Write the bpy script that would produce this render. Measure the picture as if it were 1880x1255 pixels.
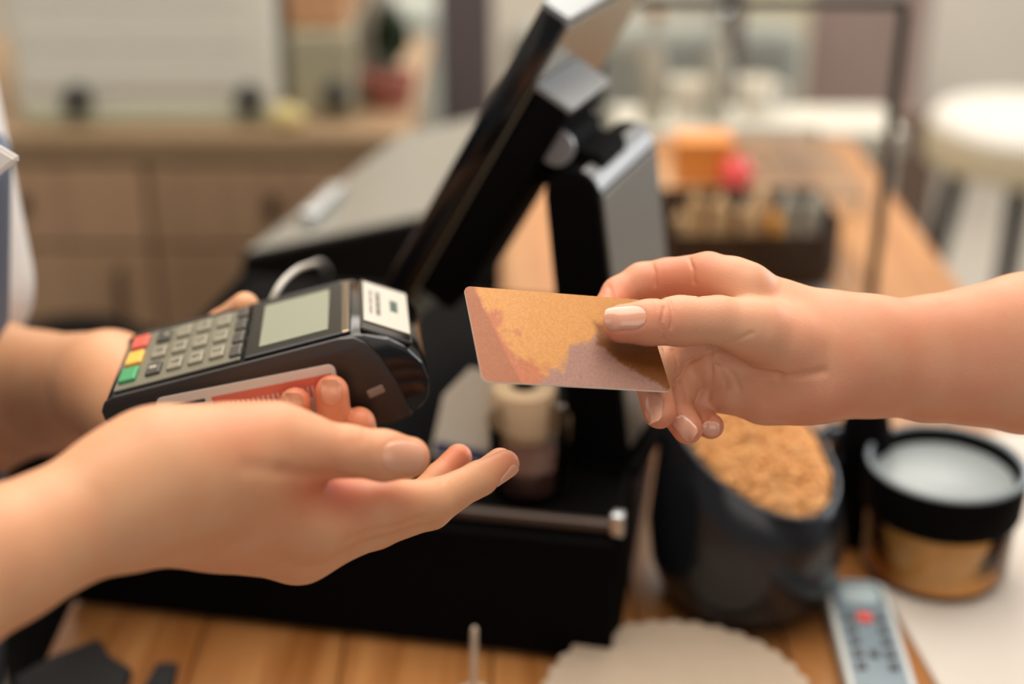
import bpy, bmesh, math, random
import numpy as np
from mathutils import Vector, Matrix
random.seed(7); np.random.seed(7)
scene = bpy.context.scene
for o in list(bpy.data.objects): bpy.data.objects.remove(o)

# ------------------------------------------------------------------ camera, world, light
IMG_W, IMG_H = 1880.0, 1255.0
LENS = 50.0
FP = IMG_W * LENS / 36.0                     # focal length in pixels
PITCH = math.radians(25.0)
CP, SP = math.cos(PITCH), math.sin(PITCH)
CAM = np.array([0.0, 0.0, 1.47])
RIGHT = np.array([1.0, 0, 0]); UP = np.array([0, SP, CP]); FWD = np.array([0, CP, -SP])
cd = bpy.data.cameras.new('camera'); cam = bpy.data.objects.new('camera', cd)
scene.collection.objects.link(cam); scene.camera = cam
cam.location = CAM; cam.rotation_euler = (math.pi/2 - PITCH, 0, 0)
cd.lens = LENS; cd.sensor_width = 36.0; cd.sensor_fit = 'HORIZONTAL'; cd.clip_start = 0.01; cd.clip_end = 60
cd.dof.use_dof = True; cd.dof.focus_distance = 0.625; cd.dof.aperture_fstop = 2.9; cd.dof.aperture_blades = 0

world = bpy.data.worlds.new('world'); scene.world = world; world.use_nodes = True
bg = world.node_tree.nodes['Background']; bg.inputs[0].default_value = (0.95, 0.97, 1.0, 1); bg.inputs[1].default_value = 0.24

def area(name, loc, target, sx, sy, power, col):
    ld = bpy.data.lights.new(name, 'AREA'); ld.shape = 'RECTANGLE'; ld.size = sx; ld.size_y = sy
    ld.energy = power; ld.color = col
    lo = bpy.data.objects.new(name, ld); scene.collection.objects.link(lo); lo.location = loc
    lo.rotation_euler = (Vector(target) - Vector(loc)).to_track_quat('-Z', 'Y').to_euler(); return lo
area('ceiling_panel_light', (-0.1, 1.55, 2.85), (-0.1, 1.55, 0), 1.8, 2.6, 72, (1.0, 0.92, 0.82))
area('far_room_fill_light', (0.3, 3.7, 2.85), (0.3, 3.7, 0), 2.6, 1.2, 55, (1.0, 0.94, 0.86))  # unseen lamp added to brighten the far room
area('window_light_far', (2.9, 2.6, 1.75), (0.3, 1.2, 0.95), 2.2, 1.5, 74, (0.95, 0.98, 1.0))
area('front_fill_light', (0.5, -1.6, 2.1), (0.0, 0.8, 1.1), 2.4, 1.4, 16, (1.0, 0.94, 0.86))  # unseen fill added behind the camera to light the palm
scene.view_settings.view_transform = 'Standard'; scene.view_settings.look = 'None'
scene.view_settings.exposure = 0.0; scene.view_settings.gamma = 1.0
scene.view_settings.use_curve_mapping = False

# ------------------------------------------------------------------ coordinate helpers
def W(px, py, d):                            # a measured sight line and a distance (m) -> world point
    return CAM + FWD*d + RIGHT*((px-940)/FP*d) + UP*((627.5-py)/FP*d)
def G(px, py, z=0.9):                        # a measured sight line met with a level surface
    r = FWD + RIGHT*((px-940)/FP) + UP*((627.5-py)/FP)
    return CAM + r*((z-CAM[2])/r[2])
def onplane(px, py, p0, n):
    r = FWD + RIGHT*((px-940)/FP) + UP*((627.5-py)/FP); n = np.array(n, float)
    return CAM + r*(np.dot(np.array(p0)-CAM, n)/np.dot(r, n))
def K(px, py, d):                            # body-modelling frame, millimetres (x right, y up, z towards viewer)
    return np.array([(px-940)/FP*d, (627.5-py)/FP*d, -d])
MMAT = np.stack([RIGHT, UP, -FWD])           # rows: frame axes in world
def mm2w(v): return CAM + (np.asarray(v)/1000.0) @ MMAT
def w2mm(p): return ((np.asarray(p)-CAM) @ MMAT.T)*1000.0

# ------------------------------------------------------------------ materials
def srgb(r, g, b):
    f = lambda c: (c/255/12.92) if c/255 <= .04045 else ((c/255+.055)/1.055)**2.4
    return (f(r), f(g), f(b), 1)
MATS = {}
def mat(name, rgb, rough=.5, metal=0.0, var=0.08, scale=30, bump=0.0, bscale=200, coat=0.0, spec=.5):
    if name in MATS: return MATS[name]
    m = bpy.data.materials.new(name); m.use_nodes = True; nt = m.node_tree; N = nt.nodes; L = nt.links
    b = N['Principled BSDF']; b.inputs['Roughness'].default_value = rough; b.inputs['Metallic'].default_value = metal
    b.inputs['Coat Weight'].default_value = coat; b.inputs['Specular IOR Level'].default_value = spec
    c = srgb(*rgb)
    tc = N.new('ShaderNodeTexCoord'); no = N.new('ShaderNodeTexNoise'); no.inputs['Scale'].default_value = scale
    no.inputs['Detail'].default_value = 4; L.new(tc.outputs['Object'], no.inputs['Vector'])
    mx = N.new('ShaderNodeMix'); mx.data_type = 'RGBA'
    mx.inputs[6].default_value = tuple(x*(1-var) for x in c[:3]) + (1,)
    mx.inputs[7].default_value = tuple(min(1, x*(1+var)) for x in c[:3]) + (1,)
    L.new(no.outputs['Fac'], mx.inputs[0]); L.new(mx.outputs[2], b.inputs['Base Color'])
    if bump > 0:
        n2 = N.new('ShaderNodeTexNoise'); n2.inputs['Scale'].default_value = bscale; n2.inputs['Detail'].default_value = 5
        L.new(tc.outputs['Object'], n2.inputs['Vector'])
        bp = N.new('ShaderNodeBump'); bp.inputs['Strength'].default_value = bump; bp.inputs['Distance'].default_value = .002
        L.new(n2.outputs['Fac'], bp.inputs['Height']); L.new(bp.outputs['Normal'], b.inputs['Normal'])
    MATS[name] = m; return m

def wood(name, c1, c2, rough=.45, axis='Y', scale=9.0):
    m = bpy.data.materials.new(name); m.use_nodes = True; nt = m.node_tree; N = nt.nodes; L = nt.links
    b = N['Principled BSDF']; b.inputs['Roughness'].default_value = rough
    tc = N.new('ShaderNodeTexCoord'); mp = N.new('ShaderNodeMapping')
    sc = {'X': (1.2, scale*2, scale*2), 'Y': (scale*2, 1.2, scale*2), 'Z': (scale*2, scale*2, 1.2)}[axis]
    mp.inputs['Scale'].default_value = sc
    oi = N.new('ShaderNodeObjectInfo'); ad = N.new('ShaderNodeVectorMath'); ad.operation = 'ADD'
    sc2 = N.new('ShaderNodeVectorMath'); sc2.operation = 'SCALE'; sc2.inputs[0].default_value = (7.1, 3.3, 5.7)
    L.new(oi.outputs['Random'], sc2.inputs['Scale']); L.new(tc.outputs['Object'], ad.inputs[0]); L.new(sc2.outputs[0], ad.inputs[1])
    L.new(ad.outputs[0], mp.inputs['Vector'])
    no = N.new('ShaderNodeTexNoise'); no.inputs['Scale'].default_value = 3; no.inputs['Detail'].default_value = 6; no.inputs['Distortion'].default_value = .6
    L.new(mp.outputs['Vector'], no.inputs['Vector'])
    cr = N.new('ShaderNodeValToRGB'); cr.color_ramp.elements[0].position = .3; cr.color_ramp.elements[1].position = .72
    cr.color_ramp.elements[0].color = srgb(*c1); cr.color_ramp.elements[1].color = srgb(*c2)
    L.new(no.outputs['Fac'], cr.inputs['Fac'])
    hs = N.new('ShaderNodeHueSaturation'); mr = N.new('ShaderNodeMapRange'); mr.inputs[3].default_value = .8; mr.inputs[4].default_value = 1.12
    L.new(oi.outputs['Random'], mr.inputs[0]); L.new(mr.outputs[0], hs.inputs['Value'])
    L.new(cr.outputs['Color'], hs.inputs['Color']); L.new(hs.outputs['Color'], b.inputs['Base Color'])
    bp = N.new('ShaderNodeBump'); bp.inputs['Strength'].default_value = .15; bp.inputs['Distance'].default_value = .001
    L.new(no.outputs['Fac'], bp.inputs['Height']); L.new(bp.outputs['Normal'], b.inputs['Normal'])
    return m

def glass(name, tint=(0.93, 0.97, 0.95), gloss=1.0):
    m = bpy.data.materials.new(name); m.use_nodes = True; nt = m.node_tree; N = nt.nodes; L = nt.links
    for n in list(N): N.remove(n)
    out = N.new('ShaderNodeOutputMaterial'); tr = N.new('ShaderNodeBsdfTransparent'); gl = N.new('ShaderNodeBsdfGlossy')
    tr.inputs[0].default_value = (*tint, 1); gl.inputs[0].default_value = (1, 1, 1, 1); gl.inputs['Roughness'].default_value = .03
    fr = N.new('ShaderNodeFresnel'); fr.inputs[0].default_value = 1.25; mx = N.new('ShaderNodeMixShader')
    no = N.new('ShaderNodeTexNoise'); no.inputs['Scale'].default_value = 14
    ml = N.new('ShaderNodeMath'); ml.operation = 'MULTIPLY_ADD'; L.new(no.outputs['Fac'], ml.inputs[0]); ml.inputs[1].default_value = .02
    L.new(fr.outputs[0], ml.inputs[2])
    L.new(ml.outputs[0], mx.inputs[0]); L.new(tr.outputs[0], mx.inputs[1]); L.new(gl.outputs[0], mx.inputs[2]); L.new(mx.outputs[0], out.inputs[0])
    return m

def skin(name, base, blush):
    m = bpy.data.materials.new(name); m.use_nodes = True; nt = m.node_tree; N = nt.nodes; L = nt.links
    b = N['Principled BSDF']; b.inputs['Roughness'].default_value = .47
    b.inputs['Subsurface Weight'].default_value = .15; b.inputs['Subsurface Radius'].default_value = (1.0, .38, .2)
    b.inputs['Subsurface Scale'].default_value = .004; b.inputs['Specular IOR Level'].default_value = .38
    tc = N.new('ShaderNodeTexCoord')
    no = N.new('ShaderNodeTexNoise'); no.inputs['Scale'].default_value = 55; no.inputs['Detail'].default_value = 5
    L.new(tc.outputs['Object'], no.inputs['Vector'])
    at = N.new('ShaderNodeAttribute'); at.attribute_name = 'blush'
    ml = N.new('ShaderNodeMath'); ml.operation = 'MULTIPLY_ADD'; ml.inputs[1].default_value = .5
    mr = N.new('ShaderNodeMapRange'); mr.inputs[1].default_value = .35; mr.inputs[2].default_value = .75; mr.inputs[4].default_value = .55
    L.new(no.outputs['Fac'], mr.inputs[0]); L.new(mr.outputs[0], ml.inputs[0]); L.new(at.outputs['Fac'], ml.inputs[2]); ml.use_clamp = True
    mx = N.new('ShaderNodeMix'); mx.data_type = 'RGBA'; mx.inputs[6].default_value = srgb(*base); mx.inputs[7].default_value = srgb(*blush)
    L.new(ml.outputs[0], mx.inputs[0]); L.new(mx.outputs[2], b.inputs['Base Color'])
    vo = N.new('ShaderNodeTexVoronoi'); vo.inputs['Scale'].default_value = 1500
    L.new(tc.outputs['Object'], vo.inputs['Vector'])
    n3 = N.new('ShaderNodeTexNoise'); n3.inputs['Scale'].default_value = 600; n3.inputs['Detail'].default_value = 4; L.new(tc.outputs['Object'], n3.inputs['Vector'])
    a = N.new('ShaderNodeMath'); a.operation = 'ADD'; L.new(vo.outputs['Distance'], a.inputs[0]); L.new(n3.outputs['Fac'], a.inputs[1])
    bp = N.new('ShaderNodeBump'); bp.inputs['Strength'].default_value = .16; bp.inputs['Distance'].default_value = .0005
    L.new(a.outputs[0], bp.inputs['Height']); L.new(bp.outputs['Normal'], b.inputs['Normal'])
    return m

# ------------------------------------------------------------------ mesh helpers
COL = scene.collection
def thing(name, loc, label=None, cat=None, group=None, kind=None):
    o = bpy.data.objects.new(name, None); COL.objects.link(o); o.location = tuple(loc); o.empty_display_size = .02
    tag(o, label, cat, group, kind); return o
def tag(o, label=None, cat=None, group=None, kind=None):
    if label: o['label'] = label
    if cat: o['category'] = cat
    if group: o['group'] = group
    if kind: o['kind'] = kind
    return o
def rootloc(p):
    while p.parent: p = p.parent
    return np.array(p.location)
def link(name, me, m, parent=None, smooth=False, origin=None):
    """me holds world coordinates; they are made relative to the root thing (or to origin)"""
    off = rootloc(parent) if parent else (np.array(origin) if origin is not None else None)
    if off is not None:
        me.transform(Matrix.Translation(Vector(-off)))
    o = bpy.data.objects.new(name, me); COL.objects.link(o)
    if parent: o.parent = parent
    elif origin is not None: o.location = tuple(origin)
    if m: me.materials.append(m)
    if smooth:
        for p in me.polygons: p.use_smooth = True
    return o
def from_bm(bm, name):
    bmesh.ops.recalc_face_normals(bm, faces=bm.faces[:]); me = bpy.data.meshes.new(name); bm.to_mesh(me); bm.free(); return me
def frame(x, y, z, o):
    M = Matrix.Identity(4)
    for i in range(3): M[i][0] = x[i]; M[i][1] = y[i]; M[i][2] = z[i]; M[i][3] = o[i]
    return M
def T(x, y, z, rz=0): return Matrix.Translation((x, y, z)) @ Matrix.Rotation(rz, 4, 'Z')
def box(name, M, size, m, parent=None, bev=.002, seg=2, origin=None):
    """box centred on M's origin"""
    bm = bmesh.new(); bmesh.ops.create_cube(bm, size=1)
    for v in bm.verts: v.co = Vector((v.co.x*size[0], v.co.y*size[1], v.co.z*size[2]))
    if bev: bmesh.ops.bevel(bm, geom=bm.edges[:], offset=min(bev, min(size)*.45), segments=seg, profile=.5, affect='EDGES')
    bm.transform(M); me = from_bm(bm, name); return link(name, me, m, parent, origin=origin)
def prism(name, pts, h0, h1, M, m, parent=None, bev=0, seg=2, smooth=False, origin=None):
    """polygon pts (local xy) extruded from z=h0 to h1"""
    bm = bmesh.new(); vs = [bm.verts.new((p[0], p[1], h0)) for p in pts]; f = bm.faces.new(vs)
    r = bmesh.ops.extrude_face_region(bm, geom=[f])
    for v in [e for e in r['geom'] if isinstance(e, bmesh.types.BMVert)]: v.co.z = h1
    bmesh.ops.recalc_face_normals(bm, faces=bm.faces[:])
    if bev: bmesh.ops.bevel(bm, geom=bm.edges[:], offset=bev, segments=seg, profile=.5, affect='EDGES', clamp_overlap=True)
    bm.transform(M); me = from_bm(bm, name)
    o = link(name, me, m, parent, origin=origin)
    if smooth:
        for p in me.polygons: p.use_smooth = True
        sharp(me)
    return o
def sharp(me, ang=35):
    for p in me.polygons: p.use_smooth = True
    me.set_sharp_from_angle(angle=math.radians(ang))
def lathe(name, prof, M, m, parent=None, n=40, fn=None, origin=None, closed=True):
    """profile (r, z) spun about z; fn(r, th, z) -> (r, z) may vary it"""
    bm = bmesh.new(); rings = []
    for (r, z) in prof:
        ring = []
        for i in range(n):
            th = 2*math.pi*i/n; rr, zz = fn(r, th, z) if fn else (r, z)
            ring.append(bm.verts.new((max(rr, 1e-5)*math.cos(th), max(rr, 1e-5)*math.sin(th), zz)))
        rings.append(ring)
    for a, b in zip(rings, rings[1:]):
        for i in range(n): bm.faces.new((a[i], a[(i+1) % n], b[(i+1) % n], b[i]))
    if closed: bm.faces.new(rings[0][::-1]); bm.faces.new(rings[-1])
    bm.transform(M); me = from_bm(bm, name); o = link(name, me, m, parent, origin=origin); sharp(me, 40); return o
def tube(name, pts, r, m, parent=None, n=12, origin=None, cyclic=False):
    P = [np.array(p, float) for p in pts]
    rs = r if hasattr(r, '__len__') else [r]*len(P)
    if len(P) > 2 and not cyclic:                                     # smooth the path
        Q, R2 = [], []
        for i in range(len(P)-1):
            p0 = P[max(i-1, 0)]; p1 = P[i]; p2 = P[i+1]; p3 = P[min(i+2, len(P)-1)]
            for k in range(5):
                t = k/5; Q.append(.5*((2*p1)+(-p0+p2)*t+(2*p0-5*p1+4*p2-p3)*t*t+(-p0+3*p1-3*p2+p3)*t**3)); R2.append(rs[i]*(1-t)+rs[i+1]*t)
        Q.append(P[-1]); R2.append(rs[-1]); P, rs = Q, R2
    bm = bmesh.new(); rings = []; up = np.array([.13, .21, .97])
    for i, p in enumerate(P):
        d = (P[(i+1) % len(P)]-P[i-1]) if cyclic else (P[min(i+1, len(P)-1)]-P[max(i-1, 0)]); d /= np.linalg.norm(d)
        a = np.cross(d, up)
        if np.linalg.norm(a) < 1e-3: a = np.cross(d, [1, 0, 0])
        a /= np.linalg.norm(a); b = np.cross(a, d); up = b
        rings.append([bm.verts.new(p+rs[i]*(a*math.cos(2*math.pi*k/n)+b*math.sin(2*math.pi*k/n))) for k in range(n)])
    prs = list(zip(rings, rings[1:])) + ([(rings[-1], rings[0])] if cyclic else [])
    for a, b in prs:
        for k in range(n): bm.faces.new((a[k], a[(k+1) % n], b[(k+1) % n], b[k]))
    if not cyclic: bm.faces.new(rings[0][::-1]); bm.faces.new(rings[-1])
    me = from_bm(bm, name); o = link(name, me, m, parent, origin=origin); sharp(me, 50); return o
def blob(name, c, rad, m, parent=None, noise=0.0, sub=3, origin=None, seed=0, flat=None):
    bm = bmesh.new(); bmesh.ops.create_icosphere(bm, subdivisions=sub, radius=1); rg = np.random.RandomState(seed)
    ph = rg.rand(6, 3)*6
    for v in bm.verts:
        k = 1+noise*sum(math.sin(v.co.dot(Vector(ph[j]-3))*2+j) for j in range(6))/6
        v.co = Vector((v.co.x*rad[0]*k, v.co.y*rad[1]*k, v.co.z*rad[2]*k))
        if flat is not None and v.co.z < flat: v.co.z = flat
    bm.transform(Matrix.Translation(Vector(c))); me = from_bm(bm, name); o = link(name, me, m, parent, origin=origin); sharp(me, 60); return o
def text(name, s, size, M, m, parent=None, depth=.0001):
    cu = bpy.data.curves.new(name, 'FONT'); cu.body = s; cu.size = size; cu.align_x = 'CENTER'; cu.align_y = 'CENTER'; cu.extrude = depth
    cu.resolution_u = 3
    t = bpy.data.objects.new(name+'_src', cu); COL.objects.link(t)
    dg = bpy.context.evaluated_depsgraph_get(); me = bpy.data.meshes.new_from_object(t.evaluated_get(dg))
    bpy.data.objects.remove(t); bpy.data.curves.remove(cu); me.transform(M)
    me.materials.clear(); return link(name, me, m, parent)

# ------------------------------------------------------------------ palette
M_black = mat('black_plastic', (6, 5, 5), .8, var=.1, spec=.06)
M_blackg = mat('black_gloss', (8, 8, 9), .13, var=.1, spec=.4)
M_matte = mat('black_matte', (8, 7, 7), .8, var=.15, spec=.1)
M_wall = mat('plaster_wall', (205, 197, 184), .85, var=.04, scale=3, bump=.1, bscale=60)
M_ceil = mat('ceiling_paint', (226, 222, 214), .9, var=.03, scale=3)
M_floor = mat('concrete_floor', (172, 164, 152), .55, var=.08, scale=5, bump=.1, bscale=40)
M_board = mat('baseboard_paint', (225, 220, 210), .6, var=.04)
M_white = mat('white_enamel', (222, 220, 208), .35, var=.03)
M_steel = mat('brushed_steel', (190, 194, 196), .28, metal=1, var=.06)
M_counter = wood('oak_counter', (150, 94, 46), (190, 134, 80), .3, 'Y')
M_cabwood = wood('walnut_cabinet', (160, 128, 100), (180, 146, 116), .5, 'Z')
M_shelfwood = wood('pale_wood', (190, 150, 110), (214, 176, 134), .5, 'X')

# ------------------------------------------------------------------ room shell
def struct(o): o['kind'] = 'structure'; return o
struct(box('floor', T(0, 1.6, -.05), (6.4, 7.0, .1), M_floor, bev=0))
struct(box('wall_back', T(0, 4.65, 1.5), (6.4, .1, 3.0), M_wall, bev=0))
struct(box('wall_left', T(-3.15, 1.6, 1.5), (.1, 6.0, 3.0), M_wall, bev=0))
struct(box('ceiling', T(0, 1.6, 3.05), (6.4, 7.0, .1), M_ceil, bev=0))
struct(box('baseboard_back', T(0, 4.59, .05), (6.2, .02, .1), M_board))

# ------------------------------------------------------------------ serving counter
CX0, CX1, CY0, CY1, CZ = -.30, .465, .42, 1.88, .90
ctr = thing('serving_counter', ((CX0+CX1)/2, (CY0+CY1)/2, 0), 'long oak plank serving counter running away from the camera', 'counter')
NP = 8; pw = (CX1-CX0)/NP
for i in range(NP):
    ye = (1.24, 1.44, 1.70)[i] if i < 3 else CY1
    box('plank', T(CX0+pw*(i+.5), (CY0+ye)/2, CZ-.02), (pw-.0012, ye-CY0, .04), M_counter, ctr, bev=.0012, seg=1)
M_cab2 = mat('counter_front_paint', (92, 86, 80), .6)
box('cabinet_body', T(CX0+.05+.145, (CY0+1.22)/2+.01, .47), (.29, 1.22-CY0-.04, .78), M_cab2, ctr, bev=.004)
box('cabinet_body', T((CX1+.04)/2, (CY0+CY1)/2+.01, .47), (CX1-.06, CY1-CY0-.06, .78), M_cab2, ctr, bev=.004)
box('plinth', T((CX1+.04)/2, (CY0+CY1)/2+.01, .04), (CX1-.14, CY1-CY0-.14, .08), M_matte, ctr, bev=.003)
box('plinth', T(-.11, (CY0+1.22)/2+.01, .04), (.26, 1.22-CY0-.12, .08), M_matte, ctr, bev=.003)

# ------------------------------------------------------------------ back counter with drawers and doors
BX0, BX1, BY0, BY1 = -2.3, -.14, 1.90, 2.5
bc = thing('back_counter', ((BX0+BX1)/2, (BY0+BY1)/2, 0), 'brown wooden back counter with drawers and doors behind the cashier', 'counter')
box('worktop', T((BX0+BX1)/2, (BY0+BY1)/2, .88), (BX1-BX0, BY1-BY0, .04), wood('worktop_wood', (150, 122, 92), (176, 148, 116), .45, 'X'), bc, bev=.004)
box('carcass', T((BX0+BX1)/2, (BY0+BY1)/2+.02, .47), (BX1-BX0-.03, BY1-BY0-.06, .78), M_cabwood, bc, bev=.002)
box('plinth', T((BX0+BX1)/2, (BY0+BY1)/2+.05, .04), (BX1-BX0-.06, BY1-BY0-.12, .08), M_matte, bc, bev=.002)
nd = 6; dw = (BX1-BX0-.04)/nd
for i in range(nd):
    x = BX0+.02+dw*(i+.5)
    dr = box('drawer', T(x, BY0+.010, .795), (dw-.006, .02, .115), M_cabwood, bc, bev=.002)
    k = tube('knob', [(x, BY0+.002, .80), (x, BY0-.018, .80)], .011, mat('dark_bronze', (52, 40, 32), .4, metal=.6), dr)
    do = box('door', T(x, BY0+.010, .41), (dw-.006, .02, .64), M_cabwood, bc, bev=.002)
    tube('handle', [(x+dw*.36, BY0-.002, .60), (x+dw*.36, BY0-.02, .61), (x+dw*.36, BY0-.02, .69), (x+dw*.36, BY0-.002, .70)], .005, MATS['dark_bronze'], do, n=8)

# ================================================================== bodies: implicit surfaces meshed with surface nets
def axis_grid(spec):                       # [(start, stop, step), ...] contiguous -> coordinates
    out = []
    for a, b, s in spec:
        n = max(1, int(round((b-a)/s))); out.append(np.linspace(a, b, n, endpoint=False))
    out.append(np.array([spec[-1][1]])); return np.concatenate(out).astype(np.float32)
BIG = 200.0
class Field:
    def __init__(s, gx, gy, gz):
        s.g = (axis_grid(gx), axis_grid(gy), axis_grid(gz)); s.f = np.full([len(a) for a in s.g], BIG, np.float32)
    def slab(s, lo, hi):
        sl = []
        for a, l, h in zip(s.g, lo, hi): sl.append(slice(max(0, np.searchsorted(a, l)-1), min(len(a), np.searchsorted(a, h)+1)))
        return tuple(sl)
    def pts(s, sl): return (s.g[0][sl[0]][:, None, None], s.g[1][sl[1]][None, :, None], s.g[2][sl[2]][None, None, :])
    def sample(s, p):
        p = np.atleast_2d(p).astype(np.float64); idx = []; fr = []
        for k in range(3):
            i = np.clip(np.searchsorted(s.g[k], p[:, k])-1, 0, len(s.g[k])-2); idx.append(i)
            fr.append(np.clip((p[:, k]-s.g[k][i])/(s.g[k][i+1]-s.g[k][i]), 0, 1))
        v = 0
        for a in (0, 1):
            for b in (0, 1):
                for c in (0, 1):
                    v = v+s.f[idx[0]+a, idx[1]+b, idx[2]+c]*(fr[0] if a else 1-fr[0])*(fr[1] if b else 1-fr[1])*(fr[2] if c else 1-fr[2])
        return v
    def project(s, p, n, up=14.0, down=26.0):
        n = np.array(n, float); n /= np.linalg.norm(n); ts = np.linspace(up, -down, 400)
        v = s.sample(np.array(p)[None]+ts[:, None]*n[None]); i = np.argmax(v < 0) if (v < 0).any() else int(np.argmin(v))
        return np.array(p)+n*ts[i]
def smin(a, b, k):
    h = np.maximum(k-np.abs(a-b), 0)/k; return np.minimum(a, b)-h*h*k*.25
def cone(P, a, b, ra, rb, flat=None):
    ba = b-a; l2 = max(float(ba@ba), 1e-6); X = P[0]-a[0]; Y = P[1]-a[1]; Z = P[2]-a[2]
    t = np.clip((X*ba[0]+Y*ba[1]+Z*ba[2])/l2, 0, 1)
    X = X-t*ba[0]; Y = Y-t*ba[1]; Z = Z-t*ba[2]
    if flat is not None:
        ax, fc = flat; q = (X*ax[0]+Y*ax[1]+Z*ax[2])*(fc-1); X = X+q*ax[0]; Y = Y+q*ax[1]; Z = Z+q*ax[2]
    return np.sqrt(X*X+Y*Y+Z*Z)-(ra+(rb-ra)*t)
def part(F, prims, k, margin):
    """prims: list of (a, b, ra, rb[, flat]) in mm, blended with radius k"""
    lo = np.min([np.minimum(p[0]-p[2], p[1]-p[3]) for p in prims], 0)-margin; hi = np.max([np.maximum(p[0]+p[2], p[1]+p[3]) for p in prims], 0)+margin
    sl = F.slab(lo, hi); P = F.pts(sl); v = None
    for p in prims:
        c = cone(P, p[0], p[1], p[2], p[3], p[4] if len(p) > 4 else None).astype(np.float32)
        v = c if v is None else smin(v, c, k)
    return sl, np.minimum(v, BIG)
def chain(pts, flat=None):                 # [(px,py,d_mm,r_px), ...] -> prims
    q = [(K(p[0], p[1], p[2]), p[3]*p[2]/FP) for p in pts]
    return [(a[0], b[0], a[1], b[1]) + ((flat,) if flat else ()) for a, b in zip(q, q[1:])]
def mchain(pts):                           # [(xyz_mm, r_mm), ...]
    return [(np.array(a[0], float), np.array(b[0], float), a[1], b[1]) for a, b in zip(pts, pts[1:])]
def add(F, prims, k=6, kint=4):            # blend into what is there
    sl, v = part(F, prims, kint, k+6); F.f[sl] = smin(F.f[sl], v, k)
def add_fingers(F, fingers, k=7, kint=3):  # each finger blends with the palm and stays apart from the other fingers
    palm = F.f.copy()
    for pr in fingers:
        sl, v = part(F, pr, kint, k+6); F.f[sl] = np.minimum(F.f[sl], smin(palm[sl], v, k))
def seg_dist(P, pts):
    v = None
    for a, b in zip(pts, pts[1:]):
        c = cone(P, a, b, 0, 0); v = c if v is None else np.minimum(v, c)
    return v
def crease(F, pts, width, depth):
    pts = [np.array(p, float) for p in pts]; lo = np.min(pts, 0)-3*width; hi = np.max(pts, 0)+3*width
    sl = F.slab(lo, hi); d = seg_dist(F.pts(sl), pts); F.f[sl] += (depth*np.exp(-(d/width)**2)).astype(np.float32)
def surf_crease(F, px, d, n, width, depth):   # crease drawn along points dropped on to the surface along n
    crease(F, [F.project(K(x, y, d), n, 40, 60) for x, y in px], width, depth)

def surface_nets(F):
    f = F.f; neg = f < 0; nx, ny, nz = f.shape
    cnt = np.zeros((nx-1, ny-1, nz-1), np.int8)
    for a in (0, 1):
        for b in (0, 1):
            for c in (0, 1): cnt += neg[a:nx-1+a, b:ny-1+b, c:nz-1+c]
    act = np.argwhere((cnt > 0) & (cnt < 8)); idx = np.full(cnt.shape, -1, np.int32)
    I, J, Kk = act.T; idx[I, J, Kk] = np.arange(len(act))
    gx, gy, gz = [g.astype(np.float64) for g in F.g]
    acc = np.zeros((len(act), 3)); num = np.zeros(len(act))
    cor = [(a, b, c) for a in (0, 1) for b in (0, 1) for c in (0, 1)]
    val = {c: f[I+c[0], J+c[1], Kk+c[2]].astype(np.float64) for c in cor}
    for c in cor:
        for ax in range(3):
            if c[ax]: continue
            e = list(c); e[ax] = 1; e = tuple(e); va, vb = val[c], val[e]; m = (va < 0) != (vb < 0)
            t = np.where(m, va/np.where(m, va-vb, 1), 0)
            pa = np.stack([gx[I+c[0]], gy[J+c[1]], gz[Kk+c[2]]], 1); pb = np.stack([gx[I+e[0]], gy[J+e[1]], gz[Kk+e[2]]], 1)
            acc += np.where(m[:, None], pa+(pb-pa)*t[:, None], 0); num += m
    V = acc/num[:, None]; faces = []
    for ax in range(3):
        o1, o2 = [(1, 2), (2, 0), (0, 1)][ax]
        s0 = [slice(None)]*3; s1 = [slice(None)]*3; s0[ax] = slice(0, -1); s1[ax] = slice(1, None)
        for o in (o1, o2): s0[o] = slice(1, -1); s1[o] = slice(1, -1)
        n0, n1 = neg[tuple(s0)], neg[tuple(s1)]; ed = np.argwhere(n0 != n1)
        if not len(ed): continue
        inside = n0[tuple(ed.T)]; c = ed.copy(); c[:, o1] += 1; c[:, o2] += 1
        def at(d1, d2):
            q = c.copy(); q[:, o1] += d1; q[:, o2] += d2; return idx[q[:, 0], q[:, 1], q[:, 2]]
        q = np.stack([at(-1, -1), at(0, -1), at(0, 0), at(-1, 0)], 1); q[~inside] = q[~inside][:, ::-1]; faces.append(q)
    Q = np.concatenate(faces); Q = Q[(Q >= 0).all(1)]
    # one light smoothing pass
    nb = np.zeros_like(V); dg = np.zeros(len(V))
    for a, b in ((0, 1), (1, 2), (2, 3), (3, 0)):
        for x, y in ((a, b), (b, a)):
            for k in range(3): nb[:, k] += np.bincount(Q[:, x], V[Q[:, y], k], len(V))
            dg += np.bincount(Q[:, x], minlength=len(V))
    V = np.where(dg[:, None] > 0, .6*V+.4*nb/np.maximum(dg, 1)[:, None], V)
    return V, Q
def field_mesh(F, name):
    V, Q = surface_nets(F); Wd = mm2w(V); me = bpy.data.meshes.new(name)
    me.vertices.add(len(V)); me.vertices.foreach_set('co', Wd.ravel().astype(np.float32))
    me.loops.add(Q.size); me.loops.foreach_set('vertex_index', Q.ravel().astype(np.int32))
    me.polygons.add(len(Q)); me.polygons.foreach_set('loop_start', np.arange(0, Q.size, 4, dtype=np.int32))
    me.update(calc_edges=True); me.validate()
    me.polygons.foreach_set('use_smooth', np.ones(len(me.polygons), bool)); return me, V
def blush_attr(me, V, spots):
    a = np.zeros(len(V))
    for c, r, s in spots: a += s*np.exp(-((V-np.array(c))**2).sum(1)/(r*r))
    at = me.attributes.new('blush', 'FLOAT', 'POINT'); at.data.foreach_set('value', np.clip(a, 0, 1).astype(np.float32))

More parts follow.
